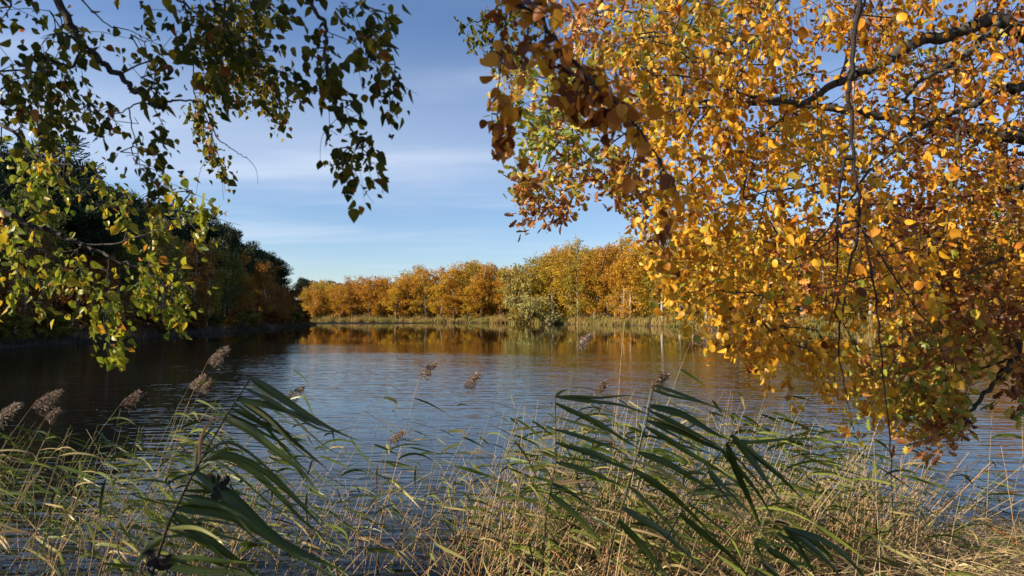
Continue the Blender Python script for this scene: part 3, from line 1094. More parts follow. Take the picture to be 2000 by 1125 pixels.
LEFT_BOUGHS = [
    # limbs [(pixels, depth, r0, r1)], clusters [(poly, n, d0, d1)], leaf settings
    dict(limbs=[([(-330, -420), (-60, -230), (95, -30), (150, 75), (190, 115), (240, 155), (285, 190), (310, 212)], (3.4, 3.3, 3.2, 3.2, 3.2, 3.2, 3.2, 3.2), 0.024, 0.0085),
                ([(310, 212), (330, 198), (352, 196), (395, 200)], 3.2, 0.0065, 0.004),
                ([(395, 200), (412, 235), (425, 270), (452, 290), (480, 308)], 3.2, 0.0042, 0.0016),
                ([(415, 255), (410, 300), (392, 330), (383, 380)], 3.2, 0.0020, 0.0007),
                ([(412, 262), (418, 300), (432, 345), (437, 390)], 3.2, 0.0018, 0.0007),
                ([(480, 306), (500, 330), (504, 360)], 3.2, 0.0016, 0.0006),
                ([(310, 212), (275, 200), (245, 215), (205, 232)], 3.2, 0.005, 0.002),
                ([(252, 212), (258, 250), (270, 300), (275, 350)], 3.2, 0.0035, 0.0012),
                ([(100, -60), (118, 30), (120, 80), (95, 150)], 3.0, 0.004, 0.0012)],
         cl=[([(0, 0), (130, 0), (160, 60), (150, 150), (95, 160), (0, 80)], 26, 3.0, 3.5),
             ([(140, 30), (175, 95), (150, 150), (70, 130), (90, 50)], 22, 3.0, 3.4),
             ([(230, 70), (300, 60), (335, 110), (320, 195), (250, 130)], 26, 3.0, 3.5),
             ([(180, 200), (330, 215), (330, 340), (300, 400), (255, 330), (190, 270), (120, 190)], 46, 3.0, 3.5),
             ([(0, 130), (90, 150), (190, 220), (150, 260), (60, 240), (0, 200)], 50, 3.2, 4.0),
             ([(-380, -330), (0, -300), (120, -20), (0, 0), (0, 240), (-330, 200)], 150, 3.0, 4.0)],
         size=0.041, mu=0.48, sd=0.28, per=2, spread=0.045),
    dict(limbs=[([(330, -420), (370, -120), (415, 0), (436, 40), (470, 90), (505, 125), (545, 140), (585, 147)], 3.1, 0.012, 0.0012),
                ([(500, -300), (470, -60), (442, 0), (436, 60), (425, 110), (428, 150)], 3.2, 0.009, 0.002),
                ([(120, -200), (260, -60), (350, 0), (400, 35), (440, 40)], 3.3, 0.010, 0.003),
                ([(160, 0), (210, 48), (260, 62), (330, 100)], 3.2, 0.004, 0.0012)],
         cl=[([(260, 0), (555, 0), (515, 60), (560, 105), (590, 150), (555, 200), (470, 190), (425, 150), (330, 110), (300, 40)], 84, 2.9, 3.5),
             ([(230, -20), (280, -320), (560, -300), (570, -20)], 70, 2.9, 3.5),
             ([(330, 0), (480, 0), (470, 120), (440, 230), (400, 200), (380, 110)], 30, 2.9, 3.4)],
         size=0.040, mu=0.46, sd=0.27, per=3, spread=0.05),
    dict(limbs=[([(560, -420), (590, -150), (598, -10), (636, 50), (634, 90), (640, 145), (662, 215), (690, 260), (715, 300), (728, 318)], 2.9, 0.012, 0.0013),
                ([(640, 62), (690, 85), (735, 130), (775, 160), (818, 186)], 2.9, 0.0022, 0.0006),
                ([(690, -120), (705, 0), (740, 20), (780, 30)], 3.0, 0.006, 0.0012),
                ([(665, 225), (630, 265), (625, 320)], 2.9, 0.0016, 0.0007),
                ([(690, 290), (705, 345), (712, 395)], 2.9, 0.0010, 0.0005)],
         cl=[([(590, 50), (660, 60), (660, 120), (640, 180), (600, 130)], 26, 2.8, 3.1),
             ([(590, -20), (540, -300), (730, -260), (720, -20)], 34, 2.8, 3.2),
             ([(640, 0), (700, 0), (795, 35), (765, 80), (690, 60)], 26, 2.8, 3.2),
             ([(690, 70), (765, 80), (790, 150), (770, 240), (735, 200), (700, 120)], 30, 2.8, 3.1),
             ([(615, 170), (690, 180), (720, 260), (740, 320), (680, 340), (630, 330), (640, 240)], 38, 2.8, 3.1)],
         size=0.040, mu=0.46, sd=0.30, per=2, spread=0.03),
    # finer, sunnier sprays hanging farther off
    dict(limbs=[([(380, -260), (470, -60), (500, 60), (520, 130), (545, 200), (548, 255)], 5.6, 0.010, 0.001),
                ([(500, -260), (540, -40), (560, 20), (572, 40)], 5.6, 0.006, 0.001),
                ([(300, -260), (350, -40), (375, 90), (380, 180), (410, 250), (432, 330), (440, 375)], 5.6, 0.010, 0.0008)],
         cl=[([(420, 0), (545, 0), (510, 60), (560, 200), (550, 262), (490, 190), (450, 230), (380, 130)], 210, 5.2, 6.0),
             ([(365, 180), (395, 200), (425, 270), (450, 350), (430, 345), (400, 280), (375, 245)], 46, 5.4, 5.8)],
         size=0.040, mu=0.66, sd=0.22, per=4, spread=0.05),
]
for bi, b in enumerate(LEFT_BOUGHS):
    ks = 0.76 if bi < 3 else 1.0
    bo = Bough()
    for pts, d, r0, r1 in b['limbs']:
        bo.limb(px_line(pts, np.asarray(d) * ks), r0 * ks, r1 * ks)
    tg = np.concatenate([volume_points(poly, n, d0 * ks, d1 * ks) for poly, n, d0, d1 in b['cl']])
    bo.grow(tg, step=0.10 * ks, maxlen=1.2, rtwig=0.0013 * ks)
    # join the bough to the trunk out of the picture
    wd, lv = MB(), MB()
    bo.wood(wd)
    bo.join(wd, tp, 10.2, 1.5, 0.5, 8)
    nd, dr = bo.leaf_nodes()
    hang_leaves(lv, BIRCH, nd, dr, b['per'], b['size'] * (ks + 0.06), b['mu'], b['sd'], b['spread'] * ks, 0.8, 0.20, 0.14 * ks, wd)
    w = sub('bough', wd, M['bark_dark'], gb)
    sub('foliage', lv, M['leaf_green'], w)
tag(gb, 'dark green birch overhanging from the upper left with long drooping twigs against the sky', 'tree')

# ---- the yellow-green young birch, low on the left
yb = empty('birch_tree', (-7.2, 4.9, gz(-7.2, 4.9)))
off = np.array(yb.location)
tm = MB()
tp2 = trunk_mesh(tm, -7.2, 4.9, 4.6, 0.085, (0.5, 0.0))
sub('trunk', tm, M['bark_birch'], yb, True)
YB = [
    dict(limbs=[([(-420, 330), (-160, 370), (0, 410), (60, 442), (140, 470), (180, 490), (250, 512), (300, 535), (335, 560)], (5.6, 4.8, 4.2, 4.2, 4.2, 4.2, 4.2, 4.2, 4.2), 0.026, 0.002),
                ([(150, 474), (215, 478), (270, 462), (345, 440), (400, 425), (470, 440)], 4.2, 0.007, 0.001),
                ([(70, 445), (58, 520), (55, 590)], 4.1, 0.004, 0.001),
                ([(215, 500), (208, 560), (210, 640), (225, 690)], 4.1, 0.004, 0.001),
                ([(300, 535), (300, 600), (330, 640)], 4.2, 0.003, 0.001)],
          cl=[([(-330, 260), (0, 330), (0, 610), (-150, 600), (-320, 500)], 110, 4.0, 5.2), ([(0, 400), (70, 445), (110, 500), (105, 610), (40, 600), (0, 560)], 90, 3.9, 4.8),
             ([(100, 470), (200, 500), (190, 560), (130, 560)], 30, 3.9, 4.6),
             ([(170, 540), (225, 540), (250, 640), (240, 690), (200, 690), (175, 620)], 52, 3.9, 4.4),
             ([(190, 390), (350, 350), (480, 425), (430, 465), (350, 460), (260, 480)], 72, 3.9, 4.6),
             ([(235, 500), (340, 500), (390, 570), (375, 640), (340, 650), (310, 590), (260, 560)], 78, 3.9, 4.5)]),
    dict(limbs=[([(-360, 150), (-160, 190), (0, 243), (50, 285), (100, 315), (160, 330), (190, 345)], (5.8, 5.0, 4.4, 4.4, 4.4, 4.4, 4.4), 0.018, 0.002),
                ([(100, 315), (140, 370), (200, 400)], 4.4, 0.004, 0.001)],
         cl=[([(0, 190), (100, 250), (190, 330), (150, 370), (60, 330), (0, 300)], 66, 4.0, 4.9),
             ([(100, 320), (190, 330), (270, 370), (230, 420), (150, 390)], 34, 4.2, 4.8),
             ([(0, 300), (80, 330), (120, 400), (60, 420), (0, 400)], 34, 4.2, 4.9)]),
]
for b in YB:
    bo = Bough()
    for pts, d, r0, r1 in b['limbs']:
        bo.limb(px_line(pts, d), r0, r1)
    bo.grow(np.concatenate([volume_points(poly, n, d0, d1) for poly, n, d0, d1 in b['cl']]), step=0.12, maxlen=1.4)
    wd, lv = MB(), MB()
    bo.wood(wd)
    bo.join(wd, tp2, 4.4, 0.5, 0.15, 6)
    nd, dr = bo.leaf_nodes()
    kp = rng.random(len(nd)) < 0.60
    hang_leaves(lv, BIRCH, nd[kp], dr[kp], 2, 0.046, 0.45, 0.25, 0.05, 0.8, 0.25, 0.18, wd)
    w = sub('bough', wd, M['bark_dark'], yb)
    sub('foliage', lv, M['leaf_lime'], w)
tag(yb, 'sunlit yellow-green birch boughs reaching in low from the left edge before the dark wood', 'tree')

# ---- the golden birch on the right
HOLES = [(1640, 110, 55, 40), (1835, 48, 55, 38), (1482, 215, 45, 28), (1615, 175, 38, 22), (1622, 418, 26, 40), (1830, 368, 28, 26),
         (1560, 330, 20, 50), (1795, 100, 40, 22), (1925, 120, 40, 22), (1400, 470, 16, 20), (1540, 130, 30, 20), (1700, 190, 30, 20)]
oy = empty('birch_tree', (6.2, 4.6, gz(6.2, 4.6)))
off = np.array(oy.location)
tm = MB()
tp3 = trunk_mesh(tm, 6.2, 4.6, 11.0, 0.19, (-0.3, 0.2))
sub('trunk', tm, M['bark_birch'], oy, True)
GB = [
    dict(limbs=[([(2350, 60), (2120, 95), (2010, 75), (1945, 38), (1870, 62), (1770, 92), (1700, 132), (1620, 172), (1560, 200), (1470, 190)], (4.9, 4.5, 4.3, 4.3, 4.3, 4.3, 4.3, 4.3, 4.3, 4.3), 0.060, 0.012),
                ([(1950, 42), (1880, 112), (1800, 155), (1755, 212)], 4.25, 0.022, 0.008),
                ([(1560, 200), (1500, 255), (1455, 300), (1420, 340)], 4.3, 0.010, 0.003),
                ([(1535, 203), (1450, 200), (1390, 215), (1330, 240)], 4.3, 0.010, 0.003),
                ([(1640, 165), (1660, 90), (1690, 0), (1700, -60)], 4.3, 0.012, 0.004),
                ([(1470, 190), (1340, 150), (1260, 150), (1200, 170)], 4.4, 0.009, 0.002),
                ([(1700, -150), (1560, -40), (1460, 60), (1380, 110), (1300, 110)], 4.6, 0.016, 0.003),
                ([(1500, -200), (1360, -30), (1310, 70), (1260, 130)], 4.4, 0.014, 0.003)],
         cl=[([(1180, 90), (1300, -20), (1500, -20), (1560, 120), (1470, 200), (1330, 240), (1230, 220)], 190, 3.7, 5.0),
             ([(1480, -30), (2010, -30), (2010, 170), (1760, 240), (1600, 260), (1480, 190)], 180, 3.7, 5.2),
             ([(1230, 220), (1480, 190), (1620, 260), (1600, 420), (1420, 440), (1280, 380)], 250, 3.7, 5.0),
             ([(1600, 250), (1780, 220), (2000, 200), (2000, 360), (1820, 420), (1600, 420)], 110, 3.7, 5.2),
             ([(1120, -30), (1200, -260), (1600, -420), (2200, -380), (2420, -100), (2400, 180), (2010, 180), (2010, -30)], 330, 3.7, 5.4)],
         per=2, st=0.62),
    dict(limbs=[([(2350, 190), (2150, 190), (2010, 172), (1950, 180), (1880, 212), (1800, 246), (1730, 290)], (5.0, 4.6, 4.2, 4.2, 4.2, 4.2, 4.2), 0.042, 0.007),
                ([(1800, 246), (1700, 330), (1600, 360), (1480, 380), (1370, 420)], 4.2, 0.010, 0.003),
                ([(1700, 330), (1600, 470), (1520, 530), (1480, 600)], 4.1, 0.008, 0.002),
                ([(1480, 380), (1380, 480), (1320, 540)], 4.2, 0.006, 0.002),
                ([(1880, 212), (1860, 360), (1840, 500), (1800, 640)], 4.0, 0.008, 0.002),
                ([(2060, 420), (2000, 480), (1900, 530), (1800, 560)], 4.4, 0.012, 0.003)],
         cl=[([(1260, 380), (1440, 420), (1560, 420), (1540, 600), (1480, 690), (1400, 640), (1290, 560), (1225, 440)], 270, 3.6, 4.8),
             ([(1560, 400), (1700, 420), (1850, 400), (1860, 560), (1750, 620), (1560, 600)], 95, 3.7, 4.8),
             ([(1450, 600), (1560, 600), (1650, 640), (1640, 720), (1560, 700), (1480, 690)], 44, 3.6, 4.4),
             ([(1550, 650), (1660, 650), (1740, 720), (1715, 800), (1640, 780), (1590, 720)], 42, 3.6, 4.3),
             ([(1840, 380), (2000, 360), (2000, 560), (1900, 590), (1840, 540)], 45, 3.8, 5.0),
             ([(2010, 180), (2400, 150), (2380, 420), (2250, 620), (2010, 600)], 150, 3.8, 5.2)],
         per=2, st=0.68),
    # bare dark hanging twigs close by, with few leaves
    dict(limbs=[([(1720, -420), (1690, -60), (1664, 120), (1662, 215), (1670, 330), (1676, 440), (1650, 560), (1640, 700), (1660, 800)], 2.9, 0.013, 0.0016),
                ([(1650, 310), (1634, 420), (1636, 520), (1620, 640)], 2.9, 0.007, 0.0012),
                ([(1676, 440), (1590, 490), (1530, 530)], 2.9, 0.004, 0.001),
                ([(1672, 430), (1720, 500), (1780, 590), (1830, 660), (1850, 740)], 2.8, 0.005, 0.001),
                ([(1690, 460), (1710, 580), (1722, 700), (1738, 860), (1742, 960), (1752, 1110)], 2.6, 0.0045, 0.0010),
                ([(1668, 400), (1750, 400), (1820, 420)], 2.9, 0.003, 0.001)],
         cl=[([(1600, 300), (1750, 330), (1850, 520), (1880, 690), (1760, 740), (1660, 720), (1600, 600), (1560, 480)], 60, 2.5, 3.3)],
         per=1, st=0.25),
]
for bi, b in enumerate(GB):
    bo = Bough()
    for pts, d, r0, r1 in b['limbs']:
        bo.limb(px_line(pts, d), r0, r1)
    tg = np.concatenate([volume_points(poly, n, d0, d1, HOLES) for poly, n, d0, d1 in b['cl']])
    bo.grow(tg, step=0.14, maxlen=1.5)
    wd, lv = MB(), MB()
    bo.wood(wd, 6)
    bo.join(wd, tp3, 10.5, 0.4 if bi < 2 else 3.0, 0.0, 6)
    nd, dr = bo.leaf_nodes()
    hang_leaves(lv, ROUND, nd, dr, b['per'], 0.0355, 0.50, 0.24, 0.045, 0.75, b['st'], 0.23, wd,
                shift=lambda q: np.interp(q[:, 0], [0.8, 1.8, 3.4], [0.06, 0.0, -0.20]) + 0.10 * np.sin(q[:, 0] * 5.1 + 1) * np.cos(q[:, 2] * 4.3))
    w = sub('bough', wd, M['bark_grey'] if bi < 2 else M['bark_twig'], oy, True)
    sub('foliage', lv, M['leaf_gold'], w)
# the shaded spray that hangs nearest the eye, its tints darkened for shade
bo = Bough()
bo.limb(px_line([(1250, -900), (1080, -420), (1000, -60), (1060, 40), (1130, 130), (1220, 220), (1300, 330), (1360, 385)], (3.0, 2.4, 1.9, 1.85, 1.8, 1.8, 1.8, 1.8)), 0.010, 0.0012)
bo.limb(px_line([(1000, -60), (985, 60), (975, 160), (972, 235)], (1.9, 2.1, 2.1, 2.1)), 0.003, 0.0008)
bo.grow(np.concatenate([volume_points([(955, -10), (1090, -10), (1110, 100), (1180, 160), (1130, 190), (1040, 110)], 48, 1.7, 2.1),
                        volume_points([(1120, 130), (1200, 160), (1260, 230), (1230, 280), (1150, 200)], 22, 1.7, 2.0),
                        volume_points([(1270, 290), (1380, 370), (1340, 400), (1260, 340)], 12, 1.7, 1.95),
                        volume_points([(960, 90), (990, 100), (990, 260), (960, 260)], 10, 2.0, 2.2)]), step=0.08, maxlen=0.8)
wd, lv = MB(), MB()
bo.wood(wd, 6)
first = np.array(bo.p[0])
tt_ = np.array([np.interp(10.2, tp3[:, 2], tp3[:, k]) for k in range(3)])
s = np.linspace(0, 1, 8)[:, None]
wd.tube(tt_ * (1 - s) + first * s + np.array([0, 0, 0.8]) * np.sin(s * math.pi), np.linspace(0.05, 0.010, 8), 7)
nd, dr = bo.leaf_nodes()
hang_leaves(lv, ROUND, nd, dr, 2, 0.034, 0.14, 0.16, 0.022, 0.75, 0.2, 0.12, wd)  # low tints put part of the spray's shade into leaf colour
w = sub('bough', wd, M['bark_twig'], oy, True)
sub('foliage', lv, M['leaf_gold'], w)
tag(oy, 'golden-leaved birch overhanging from the right with dense round yellow leaves', 'tree')

# ---- the oak behind it
ok = empty('oak_tree', (10.5, 8.6, gz(10.5, 8.6)))
off = np.array(ok.location)
tm = MB()
tp4 = trunk_mesh(tm, 10.5, 8.6, 9.0, 0.30, (-0.8, -0.3), 16)
sub('trunk', tm, M['bark_grey'], ok, True)
OB = [
    dict(limbs=[([(2260, 330), (2010, 272), (1930, 262), (1860, 242), (1770, 236), (1650, 215), (1500, 200), (1330, 200), (1230, 205)], 6.4, 0.075, 0.010),
                ([(1330, 200), (1250, 240), (1180, 290), (1120, 330)], 6.3, 0.012, 0.003),
                ([(1280, 205), (1180, 200), (1090, 190), (1030, 200)], 6.4, 0.010, 0.002),
                ([(1120, 250), (1075, 300), (1055, 350), (1050, 400)], 6.3, 0.006, 0.002),
                ([(1500, 200), (1400, 90), (1300, 40), (1200, 20), (1120, 40)], 6.6, 0.016, 0.003),
                ([(1250, 240), (1230, 330), (1190, 380)], 6.2, 0.006, 0.002)],
         cl=[([(985, 120), (1130, 110), (1300, 60), (1400, 120), (1330, 230), (1180, 240), (1090, 280), (990, 270), (970, 210)], 260, 5.8, 7.2),
             ([(1030, 270), (1120, 260), (1240, 290), (1230, 370), (1160, 340), (1120, 420), (1065, 455), (1025, 440), (1000, 330)], 150, 5.8, 6.8),
             ([(1050, 0), (1500, -20), (1500, 100), (1300, 100), (1130, 110)], 190, 6.0, 7.4),
             ([(1080, -30), (1250, -280), (1900, -420), (2400, -250), (2010, -30)], 210, 6.0, 7.6),
             ([(1160, 340), (1260, 330), (1300, 420), (1250, 440), (1190, 390)], 45, 5.8, 6.6),
             ([(1400, 100), (1700, 0), (2000, 0), (2000, 300), (1600, 380), (1400, 300)], 300, 6.0, 7.8)]),
    dict(limbs=[([(2300, 300), (2050, 350), (1960, 372), (1880, 384), (1820, 410)], 6.0, 0.050, 0.010),
                ([(1960, 370), (1860, 342), (1790, 358)], 5.9, 0.018, 0.006),
                ([(1820, 410), (1740, 470), (1660, 520)], 6.0, 0.010, 0.003),
                ([(1900, 384), (1880, 470), (1840, 560)], 6.0, 0.012, 0.003)],
         cl=[([(1680, 380), (1850, 330), (2010, 300), (2010, 480), (1850, 560), (1700, 520)], 290, 5.4, 7.0),
             ([(2010, -200), (2500, -150), (2450, 500), (2010, 560)], 220, 5.6, 7.4),
             ([(1500, 430), (1700, 400), (1700, 600), (1540, 600)], 60, 5.6, 6.6),
             ([(1700, 520), (2000, 480), (2000, 600), (1850, 660), (1720, 640)], 120, 5.4, 6.6)]),
    dict(limbs=[([(2400, 430), (2120, 520), (2010, 640), (1985, 695), (1950, 742), (1900, 800), (1840, 850), (1770, 870)], (5.8, 5.4, 5.0, 5.0, 5.0, 5.0, 5.0, 5.0), 0.036, 0.004),
                ([(1985, 695), (1930, 715), (1870, 730), (1800, 765), (1740, 790)], 5.0, 0.012, 0.002),
                ([(1870, 730), (1860, 690), (1850, 650)], 5.0, 0.005, 0.001),
                ([(2005, 650), (1975, 620), (1960, 590)], 5.0, 0.006, 0.002),
                ([(1900, 800), (1880, 840), (1850, 870)], 5.0, 0.005, 0.001)],
         cl=[([(1780, 600), (1900, 610), (1890, 690), (1800, 700), (1720, 690)], 74, 4.7, 5.5),
             ([(1660, 690), (1800, 700), (1900, 720), (1870, 790), (1760, 830), (1700, 800)], 100, 4.7, 5.5),
             ([(1780, 820), (1880, 780), (1890, 840), (1800, 880), (1750, 880)], 36, 4.8, 5.3),
             ([(1940, 560), (2010, 560), (2010, 800), (1970, 800), (1960, 700), (1900, 640)], 62, 4.7, 5.4),
             ([(2010, 540), (2300, 480), (2280, 720), (2010, 800)], 60, 4.8, 5.6)]),
]
for b in OB:
    bo = Bough()
    for pts, d, r0, r1 in b['limbs']:
        bo.limb(px_line(pts, d), r0, r1)
    tg = np.concatenate([volume_points(poly, n, d0, d1, HOLES) for poly, n, d0, d1 in b['cl']])
    bo.grow(tg, step=0.16, maxlen=1.9)
    wd, lv = MB(), MB()
    bo.wood(wd, 6)
    bo.join(wd, tp4, 8.6, 0.2, 0.0, 6)
    nd, dr = bo.leaf_nodes()
    # leaves of one twig tend to one colour
    n = len(nd)
    per = 6
    base = np.interp(nd[:, 0], [0.5, 2.0, 4.5], [0.50, 0.40, 0.26]) + 0.28 * np.sin(nd[:, 0] * 2.3 + 1.0) * np.cos(nd[:, 2] * 2.9) + rng.normal(0, 0.12, n)
    pos = np.repeat(nd, per, 0) + rng.normal(size=(n * per, 3)) * 0.06
    ax = rdir(n * per) + np.repeat(dr, per, 0) * 0.5 + np.array([0, 0, -0.35])
    tint = np.clip(np.repeat(base, per) + rng.normal(0, 0.16, n * per), 0, 1)
    lv.leaves(OAK, pos, ax, rdir(n * per), 0.088 * rng.normal(1, 0.2, n * per).clip(0.5, 1.5), tint)
    w = sub('bough', wd, M['bark_grey'], ok, True)
    sub('foliage', lv, M['leaf_oak'], w)
tag(ok, 'oak with lobed brown and yellow leaves on mossy limbs behind the golden birch', 'tree')

# ---- a second green birch whose light sprig shows at the left rim of the oak
pb_ = empty('birch_tree', (12.5, 13.0, gz(12.5, 13.0)))
off = np.array(pb_.location)
tm = MB()
tp5 = trunk_mesh(tm, 12.5, 13.0, 11.5, 0.12, (-0.6, -1.0))
sub('trunk', tm, M['bark_birch'], pb_, True)
bo = Bough()
bo.limb(px_line([(1500, -300), (1250, -180), (1050, -60), (980, 10), (940, 40), (905, 50)], (10, 8.6, 7.6, 7.4, 7.4, 7.4)), 0.03, 0.002)
bo.limb(px_line([(980, 10), (965, 60), (968, 110)], 7.4), 0.004, 0.001)
bo.grow(np.concatenate([volume_points([(890, 40), (940, 10), (1010, 20), (1010, 110), (970, 135), (930, 90)], 60, 7.0, 7.8),
                        volume_points([(960, 0), (1060, 0), (1040, 160), (980, 150)], 40, 7.0, 7.8)]), step=0.12)
wd, lv = MB(), MB()
bo.wood(wd)
first = np.array(bo.p[0])
tt_ = np.array([np.interp(min(11.2, first[2]), tp5[:, 2], tp5[:, k]) for k in range(3)])
s = np.linspace(0, 1, 5)[:, None]
wd.tube(tt_ * (1 - s) + first * s, np.linspace(0.04, 0.03, 5), 6)
nd, dr = bo.leaf_nodes()
hang_leaves(lv, BIRCH, nd, dr, 2, 0.055, 0.6, 0.2, 0.05, 0.8, 0.3, 0.15, wd)
w = sub('bough', wd, M['bark_dark'], pb_)
sub('foliage', lv, M['leaf_green'], w)
tag(pb_, 'pale green birch sprig showing at the upper left rim of the oak foliage', 'tree')

# ------------------------------------------------------------------ reeds along the near shore
off = np.zeros(3)


def reed_blade(mbx, p, d0, d1, ln, wd, t, roll, k=8, kink=None):
    u = np.linspace(0, 1, k)
    m = (u ** 0.75)[:, None]
    d = unit(d0 * (1 - m) + d1 * m)
    if kink is not None:
        d = np.where((u > kink)[:, None], unit(d + np.array([0.1, 0, -1.6])), d)
    pts = p + np.concatenate([np.zeros((1, 3)), np.cumsum(d[:-1] * ln / (k - 1), 0)])
    w = wd * np.interp(u, [0, 0.12, 0.35, 0.7, 1.0], [0.35, 0.8, 1.0, 0.62, 0.03])
    hor = unit(np.cross(d, np.array([0, 0, 1.0])))
    ver = np.cross(hor, d)
    mbx.blade(pts, w, hor * math.cos(roll) + ver * math.sin(roll), np.clip(np.repeat(t + 0.18 * u ** 2, 3), 0, 1), 0.22)


def stem_curve(base, top, bend=1.6, k=10):
    s = np.linspace(0, 1, k)[:, None]
    h = base + (top - base) * np.concatenate([s ** bend, s ** bend, s], 1)
    h[1:-1, :2] += rng.normal(size=(k - 2, 2)) * 0.003
    return h


def plume_mesh(mbx, p, d, size, t0=0.45):
    """A reed panicle blown over to one side."""
    nb = 70
    k = 9
    u = np.linspace(0, 1, k)[:, None]
    dirs = unit(d * (1 - u) + np.array([1.0, 0.1, 0.18]) * u)
    rach = p + np.concatenate([np.zeros((1, 3)), np.cumsum(dirs[:-1] * size / (k - 1), 0)])
    mbx.tube(rach, np.linspace(0.0022, 0.0008, k), 4, 0.4)
    f = rng.random(nb) ** 0.9
    st = np.array([[np.interp(a, u[:, 0], rach[:, c]) for c in range(3)] for a in f])
    bl = size * (0.55 - 0.35 * f)[:, None]
    bd = unit(np.array([0.9, 0.05, -0.12]) + rng.normal(size=(nb, 3)) * np.array([0.25, 0.3, 0.34]))
    en = st + bd * bl + np.array([0, 0, -0.12]) * bl
    mbx.edges(st, en, np.full(nb, 0.0008), np.full(nb, 0.0005), t0, 3)
    q = rng.random((nb, 12, 1))
    pos = (st[:, None] * (1 - q) + en[:, None] * q).reshape(-1, 3) + rng.normal(size=(nb * 12, 3)) * 0.006
    ax = np.repeat(bd, 12, 0) + rng.normal(size=(nb * 12, 3)) * 0.45 + np.array([0, 0, -0.25])
    mbx.leaves(NEEDLE, pos, ax, rdir(len(pos)), 0.022 * rng.uniform(0.6, 1.4, len(pos)), np.clip(rng.normal(t0, 0.25, len(pos)), 0, 1))


def reed_parts(stem, nleaf, plume, dry, size=1.0, low=0.20, wid=0.030):
    """stem polyline -> (stem, foliage or None, plume or None) builders."""
    a, b, c = MB(), MB(), None
    k = len(stem)
    r = np.linspace(0.0042, 0.0016, k) * (0.8 + 0.2 * size)
    a.tube(stem, r, 5, np.repeat(np.clip(np.linspace(0.8, 0.35, k) + (0.25 if dry else 0) + rng.normal(0, 0.06), 0, 1), 5))
    s = np.linspace(0, 1, k)
    tan = unit(np.gradient(stem, axis=0))
    for i in range(nleaf):
        f = low + (0.985 - low) * (i + 0.7 * rng.random()) / nleaf
        p = np.array([np.interp(f, s, stem[:, j]) for j in range(3)])
        tg_ = np.array([np.interp(f, s, tan[:, j]) for j in range(3)])
        old = rng.random() < 0.11 + 0.5 * max(0, 0.5 - f) + (0.45 if dry else 0)
        t_ = np.clip(rng.normal(0.78, 0.12) if old else rng.normal(0.28, 0.17), 0, 1)
        ln = size * rng.uniform(0.28, 0.56) * (1.0 if f < 0.85 else 0.75)
        sd = rng.normal(0, 0.35)
        if old and rng.random() < 0.5:
            d1 = unit(np.array([rng.normal(0.4, 0.5), sd, -rng.uniform(0.3, 1.4)]))
        else:
            d1 = unit(np.array([1.0, sd * 1.3, -rng.uniform(0.2, 1.25)]))
        an = rng.normal(-0.25, 0.45)
        d0 = unit(np.array([math.cos(an), sd * 1.3, math.sin(an)]) + tg_ * rng.uniform(0, 0.4))
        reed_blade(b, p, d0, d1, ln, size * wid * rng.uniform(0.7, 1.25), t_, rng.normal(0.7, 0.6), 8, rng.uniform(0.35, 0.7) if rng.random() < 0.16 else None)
    if plume:
        c = MB()
        plume_mesh(c, stem[-1], tan[-1], 0.185 * plume * rng.uniform(0.75, 1.2), rng.uniform(0.25, 0.75))
    return a, (b if nleaf else None), c


def link_reed(name, base, parts, parent_off=True):
    root = empty(name, base)
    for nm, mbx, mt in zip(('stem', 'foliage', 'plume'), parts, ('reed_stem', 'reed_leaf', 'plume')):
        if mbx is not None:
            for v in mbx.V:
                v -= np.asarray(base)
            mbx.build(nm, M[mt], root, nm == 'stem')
    return root


def foot(px, d):
    """Where a stem seen at column px stands, d metres ahead."""
    q = P(px, 900, d)
    z = max(gz(q[0], q[1]), -0.15) - 0.03
    return np.array([q[0], q[1], z])


